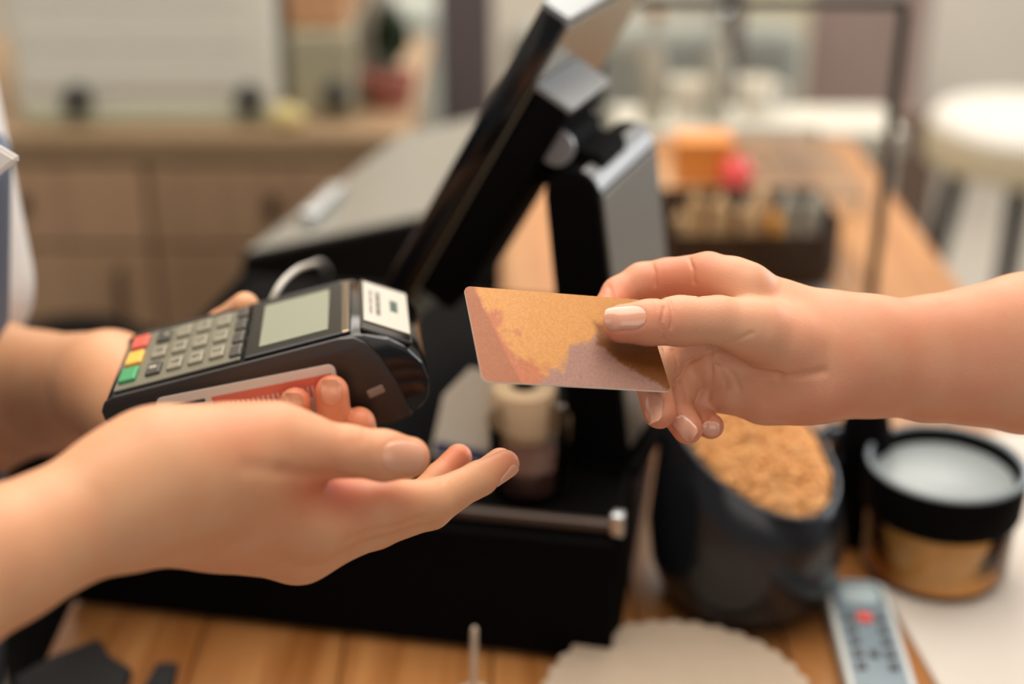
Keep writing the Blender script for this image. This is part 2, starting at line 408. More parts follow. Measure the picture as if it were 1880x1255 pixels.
def nail_frame(F, cut, free, n, w):
    """cuticle and free-edge points (near the surface, mm), outward direction, half-width"""
    cut, free = np.array(cut), np.array(free); L = np.linalg.norm(free-cut)
    n = np.array(n, float); n /= np.linalg.norm(n); a = F.project(cut, n, 7, 26); b = F.project(cut+(free-cut)*.6, n, 7, 26)
    ax = b-a; ax /= np.linalg.norm(ax); n = n-ax*(n@ax); n /= np.linalg.norm(n); sd = np.cross(n, ax)
    N = dict(a=a, ax=ax, n=n, sd=sd, L=L, w=w); nu, nv = 14, 16; N['g'] = g = np.zeros((nv+1, nu+1, 3))
    for j in range(nv+1):
        for i in range(nu+1):
            u, v = -1+2*i/nu, j/nv; p = nail_outline(N, u, v); q = F.project(p, n, 4, 4); h = float((q-p)@n)
            g[j, i] = p+n*np.clip(h, -.5, 1.6)
    for _ in range(2): g[1:-1, 1:-1] = .5*g[1:-1, 1:-1]+.125*(g[:-2, 1:-1]+g[2:, 1:-1]+g[1:-1, :-2]+g[1:-1, 2:])
    return N
def nail_outline(N, u, v):
    prof = (1-max(0, .34-v)**2*3.4)*(1-max(0, v-.72)**2*3.4)
    bow = -.10*(1-u*u)*max(0, .3-v)/.3+.08*(1-u*u)*max(0, v-.6)/.4
    th = u*prof; R = N['w']/math.sin(1.0)
    return N['a']+N['ax']*(N['L']*(v+bow))+N['sd']*(R*math.sin(th))+N['n']*(R*(math.cos(th)-1)-.12*N['L']*max(0, v-.35)**2)
def nail_groove(F, N):
    g = N['g']; pts = [g[j, 0] for j in range(14, 0, -2)]+[g[0, i] for i in range(0, 15, 2)]+[g[j, -1] for j in range(1, 15, 2)]
    crease(F, pts, .8, .5)
def nail_mesh(N, m, parent, name='fingernail'):
    g = N['g']; nv, nu = g.shape[0]-1, g.shape[1]-1; bm = bmesh.new(); top = []; bot = []
    for j in range(nv+1):
        v = j/nv; rt, rb = [], []
        for i in range(nu+1):
            u = -1+2*i/nu; edge = max(abs(u)**8, (1-v)**10)
            rt.append(bm.verts.new(mm2w(g[j, i]+N['n']*(.36-.42*edge)))); rb.append(bm.verts.new(mm2w(g[j, i]-N['n']*(.5 if v < .9 else .12))))
        top.append(rt); bot.append(rb)
    for j in range(nv):
        for i in range(nu):
            bm.faces.new((top[j][i], top[j][i+1], top[j+1][i+1], top[j+1][i])); bm.faces.new((bot[j][i], bot[j+1][i], bot[j+1][i+1], bot[j][i+1]))
    for j in range(nv):
        bm.faces.new((top[j][0], top[j+1][0], bot[j+1][0], bot[j][0])); bm.faces.new((top[j][nu], bot[j][nu], bot[j+1][nu], top[j+1][nu]))
    for i in range(nu):
        bm.faces.new((top[0][i], bot[0][i], bot[0][i+1], top[0][i+1])); bm.faces.new((top[nv][i], top[nv][i+1], bot[nv][i+1], bot[nv][i]))
    me = from_bm(bm, name); o = link(name, me, m, parent); sharp(me, 50); return o

M_skinA = skin('skin_customer', (212, 158, 124), (208, 116, 88))
M_skinB = skin('skin_cashier', (212, 158, 118), (206, 114, 82))
M_nailA = mat('nail_polish', (216, 156, 130), .2, var=.02, coat=.4)
M_nailB = mat('nail_natural', (210, 150, 120), .32, var=.02, coat=.2)

# card terminal frame (mm): l along the device, s away from the camera side, t up out of the face
TO = np.array([-190.4, -26.1, -670.3]); TL = np.array([.968, .251, -.014]); TS = np.array([-.107, .36, -.927])
TL /= np.linalg.norm(TL); TS -= TL*(TS@TL); TS /= np.linalg.norm(TS); TT = np.cross(TL, TS)
def tm(l, s, t): return TO+TL*l+TS*s+TT*t

# ------------------------------------------------------------------ customer (right-hand side)
F = Field([(20, 160, .65), (160, 240, 1.4), (240, 860, 8)], [(-620, -62, 8), (-62, 48, .65), (48, 330, 8)], [(-900, -706, 8), (-706, -600, .65), (-600, -180, 8)])
Xv = np.array([0, 0, 1.0])
add(F, chain([(1560, 616, 652, 56), (1440, 570, 652, 52), (1345, 516, 648, 42)]), 14)
add(F, chain([(1560, 640, 655, 58), (1360, 585, 660, 44)]), 14)
add(F, chain([(1560, 664, 655, 58), (1370, 652, 664, 44)]), 14)
add(F, chain([(1560, 690, 653, 54), (1475, 714, 650, 50), (1395, 722, 656, 44)]), 14)
add(F, chain([(1500, 715, 640, 50), (1410, 730, 646, 40)]), 16)
add(F, chain([(1545, 655, 645, 60), (1450, 628, 636, 62), (1380, 604, 630, 54)]), 14)
add(F, chain([(1385, 612, 650, 46), (1308, 640, 655, 38)]), 12); add(F, chain([(1390, 690, 650, 46), (1314, 705, 656, 37)]), 12)
# forearm, upper arm, torso
fa = [(1545, 618, 654, 58), (1620, 620, 657, 66), (1700, 618, 660, 74), (1880, 602, 668, 100), (2300, 590, 690, 140)]
fb = [(1545, 682, 655, 58), (1620, 688, 658, 66), (1700, 698, 662, 74), (1880, 695, 672, 100), (2300, 660, 695, 130)]
add(F, chain(fa), 20); add(F, chain(fb), 20)
elb = w2mm((.40, .63, 1.165)); sh = w2mm((.60, .70, 1.39))
add(F, mchain([(K(2150, 635, 690), 38), (elb, 40), (sh, 52)]), 25)
add(F, mchain([(w2mm((.62, .68, 1.37)), 58), (w2mm((.66, .36, 1.37)), 58)]), 30)
add(F, mchain([(w2mm((.66, .60, 1.28)), 100), (w2mm((.68, .58, .80)), 100)]), 60)
add(F, mchain([(w2mm((.66, .44, 1.28)), 100), (w2mm((.68, .46, .80)), 100)]), 60)
add(F, mchain([(w2mm((.655, .52, 1.40)), 58), (w2mm((.65, .52, 1.49)), 52)]), 40)
thumb = chain([(1395, 606, 630, 56), (1320, 588, 626, 45), (1248, 589, 624, 46), (1190, 592, 620, 42), (1143, 594, 618, 36)])
index = chain([(1372, 528, 646, 46), (1300, 506, 655, 43), (1226, 512, 664, 38), (1180, 520, 666, 38), (1138, 541, 664, 34), (1100, 592, 648, 29)])
middle = chain([(1362, 590, 648, 48), (1295, 615, 650, 46), (1234, 645, 652, 38), (1198, 698, 637, 33), (1211, 756, 624, 31)])
ring = chain([(1372, 652, 648, 46), (1308, 668, 650, 43), (1260, 684, 652, 34), (1236, 746, 644, 32), (1262, 786, 634, 29)])
pinky = chain([(1394, 712, 648, 44), (1342, 720, 650, 38), (1290, 728, 654, 30), (1277, 766, 651, 27), (1305, 782, 643, 24)])
add_fingers(F, [thumb, index, middle, ring, pinky], 4.5, 2)
nails = [nail_frame(F, K(1178, 583, 614), K(1114, 586, 614), (0, .18, 1), 5.5),
         nail_frame(F, K(1185, 728, 620), K(1201, 776, 618), (-.82, -.1, .55), 4.4),
         nail_frame(F, K(1238, 773, 630), K(1277, 800, 628), (-.4, -.48, .78), 4.2),
         nail_frame(F, K(1291, 783, 640), K(1318, 788, 638), (-.12, -.25, .96), 3.5)]
for n in nails: nail_groove(F, n)
V = (0, 0, 1.0)
surf_crease(F, [(1314, 634), (1345, 664), (1408, 684), (1455, 691)], 600, V, 1.5, 1.7)   # thenar fold
surf_crease(F, [(1455, 691), (1500, 690), (1535, 684)], 600, V, 2.0, .9)
surf_crease(F, [(1236, 642), (1239, 672), (1238, 704)], 590, V, .9, .9)                    # folds between the curled fingers
surf_crease(F, [(1260, 644), (1270, 676), (1254, 716)], 590, V, .9, 1.0)
surf_crease(F, [(1268, 704), (1288, 730), (1286, 750)], 590, V, .9, .9)
surf_crease(F, [(1268, 688), (1298, 665), (1314, 660)], 590, V, .9, .8)
surf_crease(F, [(1348, 664), (1368, 716)], 590, V, 1.3, .5)
surf_crease(F, [(1328, 640), (1331, 690), (1327, 740), (1320, 775)], 600, V, 1.0, 1.4)                              # base of the fingers
surf_crease(F, [(1340, 660), (1372, 690), (1385, 720)], 600, V, 1.1, .5)
surf_crease(F, [(1222, 466), (1227, 490), (1228, 515), (1223, 548)], 600, V, .8, 1.0)
surf_crease(F, [(1126, 500), (1136, 520), (1148, 552)], 600, V, .8, 1.0)
surf_crease(F, [(1294, 460), (1300, 485), (1301, 510), (1297, 545)], 600, V, .8, .9)
surf_crease(F, [(1240, 560), (1233, 590), (1241, 625)], 570, V, .75, .8)
surf_crease(F, [(1252, 545), (1256, 570), (1253, 600)], 570, V, .75, .8)
surf_crease(F, [(1222, 545), (1226, 565)], 570, V, .7, .35)
surf_crease(F, [(1320, 632), (1360, 628), (1400, 610)], 590, V, 1.0, .5)
surf_crease(F, [(1540, 640), (1548, 700), (1538, 760)], 600, V, 2.0, .25)
me, Vv = field_mesh(F, 'person')
sp = [(K(1150, 600, 610), 14, .55), (K(1215, 775, 622), 12, .6), (K(1265, 800, 632), 11, .6), (K(1310, 785, 642), 9, .6), (K(1245, 590, 610), 12, .3),
      (K(1225, 510, 650), 16, .5), (K(1120, 545, 650), 14, .6), (K(1250, 670, 655), 16, .3), (K(1470, 735, 640), 28, .35), (K(1300, 480, 650), 12, .4), (K(1760, 640, 640), 60, .25)]
blush_attr(me, Vv, sp)
person1 = link('person', me, M_skinA, origin=(.66, .52, .82))
tag(person1, 'customer reaching in from the right with bare arm, pinching the gold card', 'person')
for n in nails: nail_mesh(n, M_nailA, person1)
del F
F = Field([(300, 860, 6)], [(-620, 330, 6)], [(-900, -180, 6)])
add(F, mchain([(w2mm((.62, .68, 1.37)), 64), (w2mm((.66, .36, 1.37)), 64)]), 30)
add(F, mchain([(w2mm((.66, .60, 1.28)), 107), (w2mm((.68, .58, .86)), 110)]), 60); add(F, mchain([(w2mm((.66, .44, 1.28)), 107), (w2mm((.68, .46, .86)), 110)]), 60)
add(F, mchain([(sh, 60), (elb*.45+sh*.55, 55)]), 20)
me, _ = field_mesh(F, 'tshirt'); link('tshirt', me, mat('grey_jersey', (120, 124, 130), .85, var=.06, bump=.2, bscale=400), person1)

# ------------------------------------------------------------------ cashier (left-hand side)
F = Field([(-660, -360, 8), (-360, -222, 2.2), (-222, 8, .95)], [(-620, -122, 8), (-122, 30, .95), (30, 280, 8)], [(-1120, -1000, 6), (-1000, -850, 2.2), (-850, -480, 1.15), (-480, -260, 6)])
# right hand: palm up, thumb towards the viewer
add(F, chain([(275, 884, 531, 94), (420, 872, 545, 90), (585, 952, 572, 62)]), 18)
add(F, chain([(270, 926, 542, 94), (420, 950, 566, 92), (545, 1000, 590, 62)]), 18)
add(F, chain([(290, 920, 556, 90), (420, 950, 590, 84), (545, 998, 612, 58)]), 18)
add(F, chain([(300, 900, 566, 80), (430, 935, 612, 78), (530, 985, 632, 54)]), 18)
add(F, chain([(330, 850, 532, 88), (430, 830, 541, 82), (510, 814, 548, 66)]), 18)
add(F, chain([(275, 886, 531, 102), (200, 926, 521, 110), (0, 1022, 496, 126), (-250, 1150, 470, 150)]), 22)
elR = np.array([-306., -150, -390]); shR = w2mm((-.41, .47, 1.39)); shL = w2mm((-.40, .89, 1.39)); elL = K(-70, 735, 930)
add(F, mchain([(K(-250, 1150, 470), 27), (elR, 36), (shR, 48)]), 25)
# left forearm to the hand under the terminal
wrL = tm(14, 52, -58)
add(F, mchain([(shL, 48), (elL, 40), (K(90, 722, 860), 36), (K(200, 708, 800), 31), (wrL, 26)]), 25)
# torso and neck
add(F, mchain([(shR, 55), (shL, 55)]), 30)
for yy in (.60, .76): add(F, mchain([(w2mm((-.398, yy, 1.27)), 98), (w2mm((-.475, yy, .80)), 100)]), 60)
add(F, mchain([(w2mm((-.37, .68, 1.40)), 58), (w2mm((-.36, .68, 1.49)), 50)]), 40)
# left palm
add(F, mchain([(wrL, 25), (tm(62, 50, -62), 17)]), 16); add(F, mchain([(wrL, 23), (tm(82, 40, -64), 15)]), 16); add(F, mchain([(wrL, 23), (tm(95, 55, -64), 15)]), 16)
add(F, chain([(470, 880, 575, 70), (600, 905, 592, 52), (690, 915, 604, 36)]), 16)
R = [chain([(505, 814, 548, 66), (570, 820, 553, 53), (640, 828, 558, 47), (705, 836, 563, 46), (752, 839, 567, 38)]),
     chain([(585, 950, 572, 62), (700, 930, 583, 50), (800, 917, 594, 38), (880, 878, 605, 31), (928, 851, 612, 26)]),
     chain([(560, 1000, 592, 58), (690, 966, 606, 40), (792, 936, 618, 34), (870, 885, 630, 29), (918, 846, 638, 25)]),
     chain([(550, 1000, 614, 54), (665, 965, 632, 38), (745, 940, 645, 33), (805, 880, 656, 28), (842, 839, 662, 25)]),
     chain([(535, 985, 634, 50), (620, 950, 652, 34), (670, 925, 662, 29), (720, 884, 672, 25), (750, 852, 678, 21)])]
Lf = [mchain([(tm(66, 40, -60), 11), (tm(78, 4, -58), 9), (tm(80, -11, -40), 8.4), (tm(85, -12, -22), 7.6)]),
      mchain([(tm(80, 40, -62), 11), (tm(94, 2, -62), 9), (tm(98, -11, -44), 8.6), (tm(103, -12, -21), 8.0)]),
      mchain([(tm(90, 50, -63), 11), (tm(106, 4, -64), 9), (tm(109, -11, -52), 8.4), (tm(111, -12, -40), 7.8)]),
      mchain([(tm(24, 66, -58), 14), (tm(34, 94, -36), 10.5), (tm(44, 95, -12), 9), (tm(60, 87, -1.5), 7.5)])]
add_fingers(F, R+Lf, 10, 3)
nailsB = [nail_frame(F, K(710, 838, 555), K(784, 838, 558), (.06, .06, 1), 6.2),
          nail_frame(F, K(912, 882, 608), K(952, 862, 610), (.38, -.82, .42), 4.2),
          nail_frame(F, tm(102, -18, -24), tm(104, -18, -13.5), TT*.35-TS*.9-TL*.1, 4.6),
          nail_frame(F, tm(84, -18, -25), tm(85, -18, -15), TT*.35-TS*.9-TL*.3, 4.4)]
for n in nailsB: nail_groove(F, n)
surf_crease(F, [(470, 850), (520, 860)], 540, V, 3.2, .7); surf_crease(F, [(520, 860), (580, 873), (640, 884)], 540, V, 2.4, 1.2)                                  # fold between thumb and palm
surf_crease(F, [(620, 1008), (680, 992), (760, 976)], 540, V, 1.3, .9)
surf_crease(F, [(790, 882), (806, 900)], 560, V, .9, .5); surf_crease(F, [(870, 850), (880, 862)], 560, V, .8, .4)
surf_crease(F, [(632, 790), (628, 825)], 520, V, 1.2, .4); surf_crease(F, [(648, 790), (650, 822)], 520, V, 1.2, .4)
me, Vv = field_mesh(F, 'person')
sp = [(K(740, 840, 560), 18, .4), (K(930, 850, 612), 14, .6), (K(560, 872, 550), 13, .7), (K(610, 885, 565), 12, .7), (K(700, 900, 580), 16, .4), (K(850, 830, 655), 16, .7), (K(450, 770, 535), 22, .4),
      (tm(103, -12, -18), 12, .7), (tm(85, -12, -20), 12, .7), (tm(111, -12, -38), 12, .7), (K(480, 1000, 560), 30, .3)]
blush_attr(me, Vv, sp)
person2 = link('person', me, M_skinB, origin=(-.42, .68, .82))
tag(person2, 'cashier at the left with open palm held out, other hand under the card terminal', 'person')
for n in nailsB: nail_mesh(n, M_nailB, person2)
del F
# shirt
F = Field([(-680, -150, 5)], [(-620, 300, 5)], [(-1140, -260, 5)])
add(F, mchain([(shR, 62), (shL, 62)]), 30)
for yy in (.60, .76): add(F, mchain([(w2mm((-.398, yy, 1.27)), 104), (w2mm((-.475, yy, .82)), 106)]), 60)
add(F, mchain([(shR, 60), (elR*.55+shR*.45, 54)]), 20); add(F, mchain([(shL, 62), (elL*.78+shL*.22, 60)]), 20)
me, _ = field_mesh(F, 'shirt'); M_shirt = mat('white_cotton', (222, 218, 214), .85, var=.03, bump=.15, bscale=500)
shirt = link('shirt', me, M_shirt, person2)
# collar points
for (a, b, c) in (((-30, 250, 690), (38, 290, 690), (-30, 345, 700)),):
    pts = [W(p[0], p[1], p[2]/1000) for p in (a, b, c)]
    bm = bmesh.new(); nrm = np.cross(pts[1]-pts[0], pts[2]-pts[0]); nrm /= np.linalg.norm(nrm)
    for s in (-1, 1):
        bm.faces.new([bm.verts.new(p+nrm*.002*s) for p in pts])
    bm.verts.ensure_lookup_table()
    for i in range(3): bm.faces.new((bm.verts[i], bm.verts[(i+1) % 3], bm.verts[3+(i+1) % 3], bm.verts[3+i]))
    bmesh.ops.bevel(bm, geom=bm.edges[:], offset=.0015, segments=2, affect='EDGES')
    me = from_bm(bm, 'collar'); link('collar', me, M_shirt, shirt)
# apron: a shell over the front of the torso
F = Field([(-560, -140, 4)], [(-620, 260, 4)], [(-960, -420, 4)])
for yy in (.60, .76): add(F, mchain([(w2mm((-.388, yy, 1.27)), 110), (w2mm((-.50, yy, .60)), 113)]), 60)
gx, gy, gz = F.pts((slice(None),)*3)
def wcoord(k): return CAM[k]+(gx*MMAT[0][k]+gy*MMAT[1][k]+gz*MMAT[2][k])/1000.0
wx, wy, wz = wcoord(0), wcoord(1), wcoord(2)
sh_ = np.maximum(F.f, -(F.f+9)); sh_ = np.maximum(sh_, (-.39-.16*(1.27-wz)-wx)*1000); sh_ = np.maximum(sh_, (wz-1.225)*1000); sh_ = np.maximum(sh_, (.56-wz)*1000); F.f = sh_.astype(np.float32)
me, _ = field_mesh(F, 'apron'); link('apron', me, mat('blue_grey_canvas', (88, 98, 116), .85, var=.08, bump=.2, bscale=500), person2)
del F

# ------------------------------------------------------------------ gold bank card
CR = np.array([[.945, -.168, .282], [-.062, .751, .657], [-.322, -.638, .699]]); CC = np.array([23.75, 1.27, -617.5])
cx, cy, cz = CR[:, 0] @ MMAT, CR[:, 1] @ MMAT, CR[:, 2] @ MMAT
MC = frame(cx, cy, cz, mm2w(CC))
def card_outline(w, h, r, n=6):
    pts = []
    for sx, sy, a0 in ((1, 1, 0), (-1, 1, 90), (-1, -1, 180), (1, -1, 270)):
        for k in range(n+1):
            a = math.radians(a0+90*k/n); pts.append((sx*(w/2-r)+r*math.cos(a), sy*(h/2-r)+r*math.sin(a)))
    return pts
def card_material():
    m = bpy.data.materials.new('gold_card_print_and_shade'); m.use_nodes = True; nt = m.node_tree; N = nt.nodes; L = nt.links
    b = N['Principled BSDF']; b.inputs['Roughness'].default_value = .42; b.inputs['Metallic'].default_value = .2
    b.inputs['Coat Weight'].default_value = .06; b.inputs['Specular IOR Level'].default_value = .3
    tc = N.new('ShaderNodeTexCoord'); xyz = N.new('ShaderNodeSeparateXYZ')
    ns = N.new('ShaderNodeTexNoise'); ns.inputs['Scale'].default_value = 55; ns.inputs['Detail'].default_value = 5; ns.inputs['Roughness'].default_value = .62
    L.new(tc.outputs['Object'], ns.inputs['Vector']); L.new(tc.outputs['Object'], xyz.inputs[0])
    def mth(op, a, bb, c=None):
        n = N.new('ShaderNodeMath'); n.operation = op
        for i, v in enumerate((a, bb, c)):
            if v is None: continue
            if isinstance(v, (int, float)): n.inputs[i].default_value = v
            else: L.new(v, n.inputs[i])
        return n.outputs[0]
    X, Y = xyz.outputs[0], xyz.outputs[1]; nf = mth('SUBTRACT', ns.outputs['Fac'], .5)
    def region(kx, ky, k0, jitter, soft):
        s = mth('ADD', mth('ADD', mth('MULTIPLY', X, kx), mth('MULTIPLY', Y, ky)), k0); s = mth('MULTIPLY_ADD', nf, jitter, s)
        r = N.new('ShaderNodeMapRange'); r.inputs[1].default_value = -soft; r.inputs[2].default_value = soft; L.new(s, r.inputs[0]); return r.outputs[0]
    def mix(f, a, c):
        x = N.new('ShaderNodeMix'); x.data_type = 'RGBA'; L.new(f, x.inputs[0])
        if isinstance(a, tuple): x.inputs[6].default_value = a
        else: L.new(a, x.inputs[6])
        x.inputs[7].default_value = c; return x.outputs[2]
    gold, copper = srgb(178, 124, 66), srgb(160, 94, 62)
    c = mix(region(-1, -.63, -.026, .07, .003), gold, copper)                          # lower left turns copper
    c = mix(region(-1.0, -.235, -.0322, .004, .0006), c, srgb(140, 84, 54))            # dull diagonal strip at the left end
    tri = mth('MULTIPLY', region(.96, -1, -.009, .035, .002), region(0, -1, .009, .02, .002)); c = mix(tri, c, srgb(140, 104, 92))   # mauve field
    br = mth('MULTIPLY', region(.94, 1, -.0115, .022, .0016), region(1, 0, -.0142, .014, .0014)); br2 = mth('MULTIPLY', br, region(-.2, -1, .014, .012, .002)); c = mix(br2, c, srgb(112, 64, 24))  # brown patch: part print, part thumb shadow and reflection painted in
    n2 = N.new('ShaderNodeTexNoise'); n2.inputs['Scale'].default_value = 900; n2.inputs['Detail'].default_value = 3; L.new(tc.outputs['Object'], n2.inputs['Vector'])
    hs = N.new('ShaderNodeHueSaturation'); mr = N.new('ShaderNodeMapRange'); mr.inputs[1].default_value = .3; mr.inputs[2].default_value = .7; mr.inputs[3].default_value = .9; mr.inputs[4].default_value = 1.12
    L.new(n2.outputs['Fac'], mr.inputs[0]); L.new(mr.outputs[0], hs.inputs['Value']); L.new(c, hs.inputs['Color']); L.new(hs.outputs['Color'], b.inputs['Base Color'])
    bp = N.new('ShaderNodeBump'); bp.inputs['Strength'].default_value = .3; bp.inputs['Distance'].default_value = .0003; L.new(n2.outputs['Fac'], bp.inputs['Height']); L.new(bp.outputs['Normal'], b.inputs['Normal'])
    return m
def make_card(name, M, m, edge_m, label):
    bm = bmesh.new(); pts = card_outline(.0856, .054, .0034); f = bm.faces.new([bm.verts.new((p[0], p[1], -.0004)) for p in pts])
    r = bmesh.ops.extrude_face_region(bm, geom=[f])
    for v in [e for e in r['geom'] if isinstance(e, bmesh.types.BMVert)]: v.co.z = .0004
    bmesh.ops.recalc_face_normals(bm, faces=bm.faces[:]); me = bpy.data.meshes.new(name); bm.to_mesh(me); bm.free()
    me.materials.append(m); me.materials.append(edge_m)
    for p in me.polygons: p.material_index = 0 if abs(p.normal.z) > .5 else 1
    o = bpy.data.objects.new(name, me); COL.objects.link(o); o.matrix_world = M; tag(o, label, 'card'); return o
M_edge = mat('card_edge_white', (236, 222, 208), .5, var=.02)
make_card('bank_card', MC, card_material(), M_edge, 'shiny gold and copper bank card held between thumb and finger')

# white and red card against the terminal's side
def red_card_material():
    m = bpy.data.materials.new('red_white_card_print'); m.use_nodes = True; nt = m.node_tree; N = nt.nodes; L = nt.links
    b = N['Principled BSDF']; b.inputs['Roughness'].default_value = .4
    tc = N.new('ShaderNodeTexCoord'); xyz = N.new('ShaderNodeSeparateXYZ'); L.new(tc.outputs['Object'], xyz.inputs[0])
    def mth(op, a, bb, c=None):
        n = N.new('ShaderNodeMath'); n.operation = op
        for i, v in enumerate((a, bb, c)):
            if v is None: continue
            if isinstance(v, (int, float)): n.inputs[i].default_value = v
            else: L.new(v, n.inputs[i])
        return n.outputs[0]
    X, Y = xyz.outputs[0], xyz.outputs[1]
    def rng(v, a, c): return mth('MULTIPLY', mth('GREATER_THAN', v, a), mth('LESS_THAN', v, c))
    def mix(f, a, c):
        x = N.new('ShaderNodeMix'); x.data_type = 'RGBA'; L.new(f, x.inputs[0])
        if isinstance(a, tuple): x.inputs[6].default_value = a
        else: L.new(a, x.inputs[6])
        x.inputs[7].default_value = c; return x.outputs[2]
    c = mix(mth('MULTIPLY', rng(X, -.017, .0405), rng(Y, .0125, .0225)), srgb(216, 205, 196), srgb(214, 108, 88))
    st = mth('GREATER_THAN', mth('FRACT', mth('MULTIPLY', X, 420), 0), .6)
    c = mix(mth('MULTIPLY', st, mth('MULTIPLY', rng(X, -.015, .041), rng(Y, .0095, .018))), c, srgb(226, 190, 178))
    c = mix(mth('MULTIPLY', rng(X, -.014, .012), rng(Y, .002, .0095)), c, srgb(226, 138, 72))
    c = mix(mth('MULTIPLY', rng(X, .013, .026), rng(Y, .005, .0105)), c, srgb(66, 96, 152))
    c = mix(mth('MULTIPLY', rng(X, -.040, -.020), rng(Y, .0205, .0225)), c, srgb(44, 44, 70))
    L.new(c, b.inputs['Base Color']); return m
ca = math.radians(-3.6); ax = TL*math.cos(ca)+TT*math.sin(ca); ay = -TL*math.sin(ca)+TT*math.cos(ca)
ct = tm(64, -3.4, -8)-ay*27
make_card('loyalty_card', frame(ax @ MMAT, ay @ MMAT, np.cross(ax, ay) @ MMAT, mm2w(ct)), red_card_material(), M_edge, 'white card with red band clasped against the side of the card terminal')

# ------------------------------------------------------------------ card terminal
tb = mm2w(tm(70, 40, -45))
term = thing('card_terminal', tb, 'black handheld card payment terminal with keypad and screen', 'card terminal')
def MT(l, s, t):   # local axes: x=l, y=s, z=t (metres)
    return frame(TL @ MMAT, TS @ MMAT, TT @ MMAT, mm2w(tm(l, s, t)))
MP = frame(TL @ MMAT, TT @ MMAT, -(TS @ MMAT), mm2w(tm(0, 0, 0)))     # x=l, y=t, z=-s for side profiles
mmv = lambda pts: [(a/1000, b/1000) for a, b in pts]
prof = [(-3, -11), (-4, -7), (-3, -3), (0, -.6), (8, -.6), (60, -.6), (118, -.6), (124, -2), (134, -7), (142, -14), (147, -23), (148, -33), (145, -42), (138, -47), (122, -46), (60, -32), (2, -15)]
prism('body', mmv(prof), -.080, 0, MP, M_blackg, term, bev=.0016, smooth=True)
ear = [(-4.5, -10), (-4.5, -5), (-2, -1.2), (3, .4), (60, .4), (112, .4), (119, -.8), (124, -5), (129, -14), (133, -28), (136, -47), (126, -48.5), (110, -45.5), (105, -38), (100, -25), (92, -17), (80, -14.5), (40, -12), (8, -12), (2, -16), (-2, -14)]
M_ear = mat('dark_brown_plastic', (28, 23, 21), .4, var=.08)
prism('side_panel', mmv(ear), 0, .003, MP, M_ear, term, bev=.0009, smooth=True)
prism('side_panel', mmv(ear), -.083, -.080, MP, M_ear, term, bev=.0009, smooth=True)
box('side_button', MT(122, -3.2, -30) @ Matrix.Rotation(math.radians(-10), 4, 'Y'), (.0085, .002, .0042), mat('grey_rubber', (120, 104, 94), .5), term, bev=.0008)
M_plate = mat('keypad_plate', (112, 108, 92), .35, var=.05); M_key = mat('key_grey', (132, 126, 108), .45, var=.04); M_keyd = mat('key_dark', (58, 54, 48), .4)
M_digit = mat('key_print', (214, 206, 186), .5)
pl = box('keypad_plate', MT(33, 40, .2), (.062, .072, .0016), M_plate, term, bev=.0007)
bez = box('screen_bezel', MT(92, 40, .2), (.052, .074, .0018), M_blackg, term, bev=.0008)
box('screen', MT(90, 41, 1.25), (.034, .058, .0006), mat('lcd_glass', (140, 146, 126), .07, var=.04, coat=.6), term, bev=.0002)
box('chrome_strip', MT(115.5, 40, .6), (.004, .074, .0018), mat('smoked_chrome', (150, 132, 110), .12, metal=.9), term, bev=.0008)
cols = {62: 's0', 40: 's1', 18: 's2'}
for s, c, nm in ((62, (214, 84, 66), 'red'), (40, (226, 176, 70), 'yellow'), (18, (56, 146, 92), 'green')):
    k = box('key', MT(8, s, 1.7), (.0085, .016, .0026), mat('key_'+nm, c, .4, var=.03), term, bev=.001); k['label'] = nm+' keypad button'
rows = [(20.5, ('*', '0', '#')), (31, ('7', '8', '9')), (41.5, ('4', '5', '6')), (52, ('1', '2', '3'))]
for l, ds in rows:
    for s, dgt in zip((62, 40, 18), ds):
        k = box('key', MT(l, s, 1.6), (.0074, .014, .0024), M_keyd if dgt in '*#' else M_key, term, bev=.001)
        text('digit', dgt, .0062, frame(-(TS @ MMAT), TL @ MMAT, TT @ MMAT, mm2w(tm(l, s, 2.9))), M_digit if dgt in '*#' else M_keyd, k)
for s in (67, 49, 31, 13): box('function_key', MT(61.5, s, 1.5), (.006, .012, .0024), M_keyd, term, bev=.0012)
# sticker on the printer lid
ang = math.atan2(-12, 18); la, ta = math.cos(ang), math.sin(ang)
lx = (TL*la+TT*ta); ln = (-TL*ta+TT*la)
def ML(l, s, t): return frame(lx @ MMAT, TS @ MMAT, ln @ MMAT, mm2w(tm(l, s, t)+ln*.6))
lid = box('printer_lid', frame(lx @ MMAT, TS @ MMAT, ln @ MMAT, mm2w(tm(133.4, 40, -7.3))), (.026, .072, .003), M_blackg, term, bev=.0012)
st = box('sticker', frame(lx @ MMAT, TS @ MMAT, ln @ MMAT, mm2w(tm(133.6, 42, -7.1)+ln*1.6)), (.0235, .058, .0005), mat('label_paper', (186, 178, 166), .6, var=.02), lid, bev=.0001)
M_ink = mat('label_ink', (58, 54, 50), .6)
for (o, w, n) in ((-8.0, .0014, 9), (-4.2, .0024, 11)):
    for i in range(n):
        box('ink_mark', frame(lx @ MMAT, TS @ MMAT, ln @ MMAT, mm2w(tm(133.6, 42, -7.1)+ln*1.9+lx*o+TS*(-16+32*i/(n-1)))), (w, .0021 if i % 3 else .0012, .0002), M_ink, st, bev=0)
box('ink_logo', frame(lx @ MMAT, TS @ MMAT, ln @ MMAT, mm2w(tm(133.6, 42, -7.1)+ln*1.9+lx*4.2+TS*3)), (.004, .016, .0002), mat('ink_green', (46, 74, 60), .6), st, bev=0)

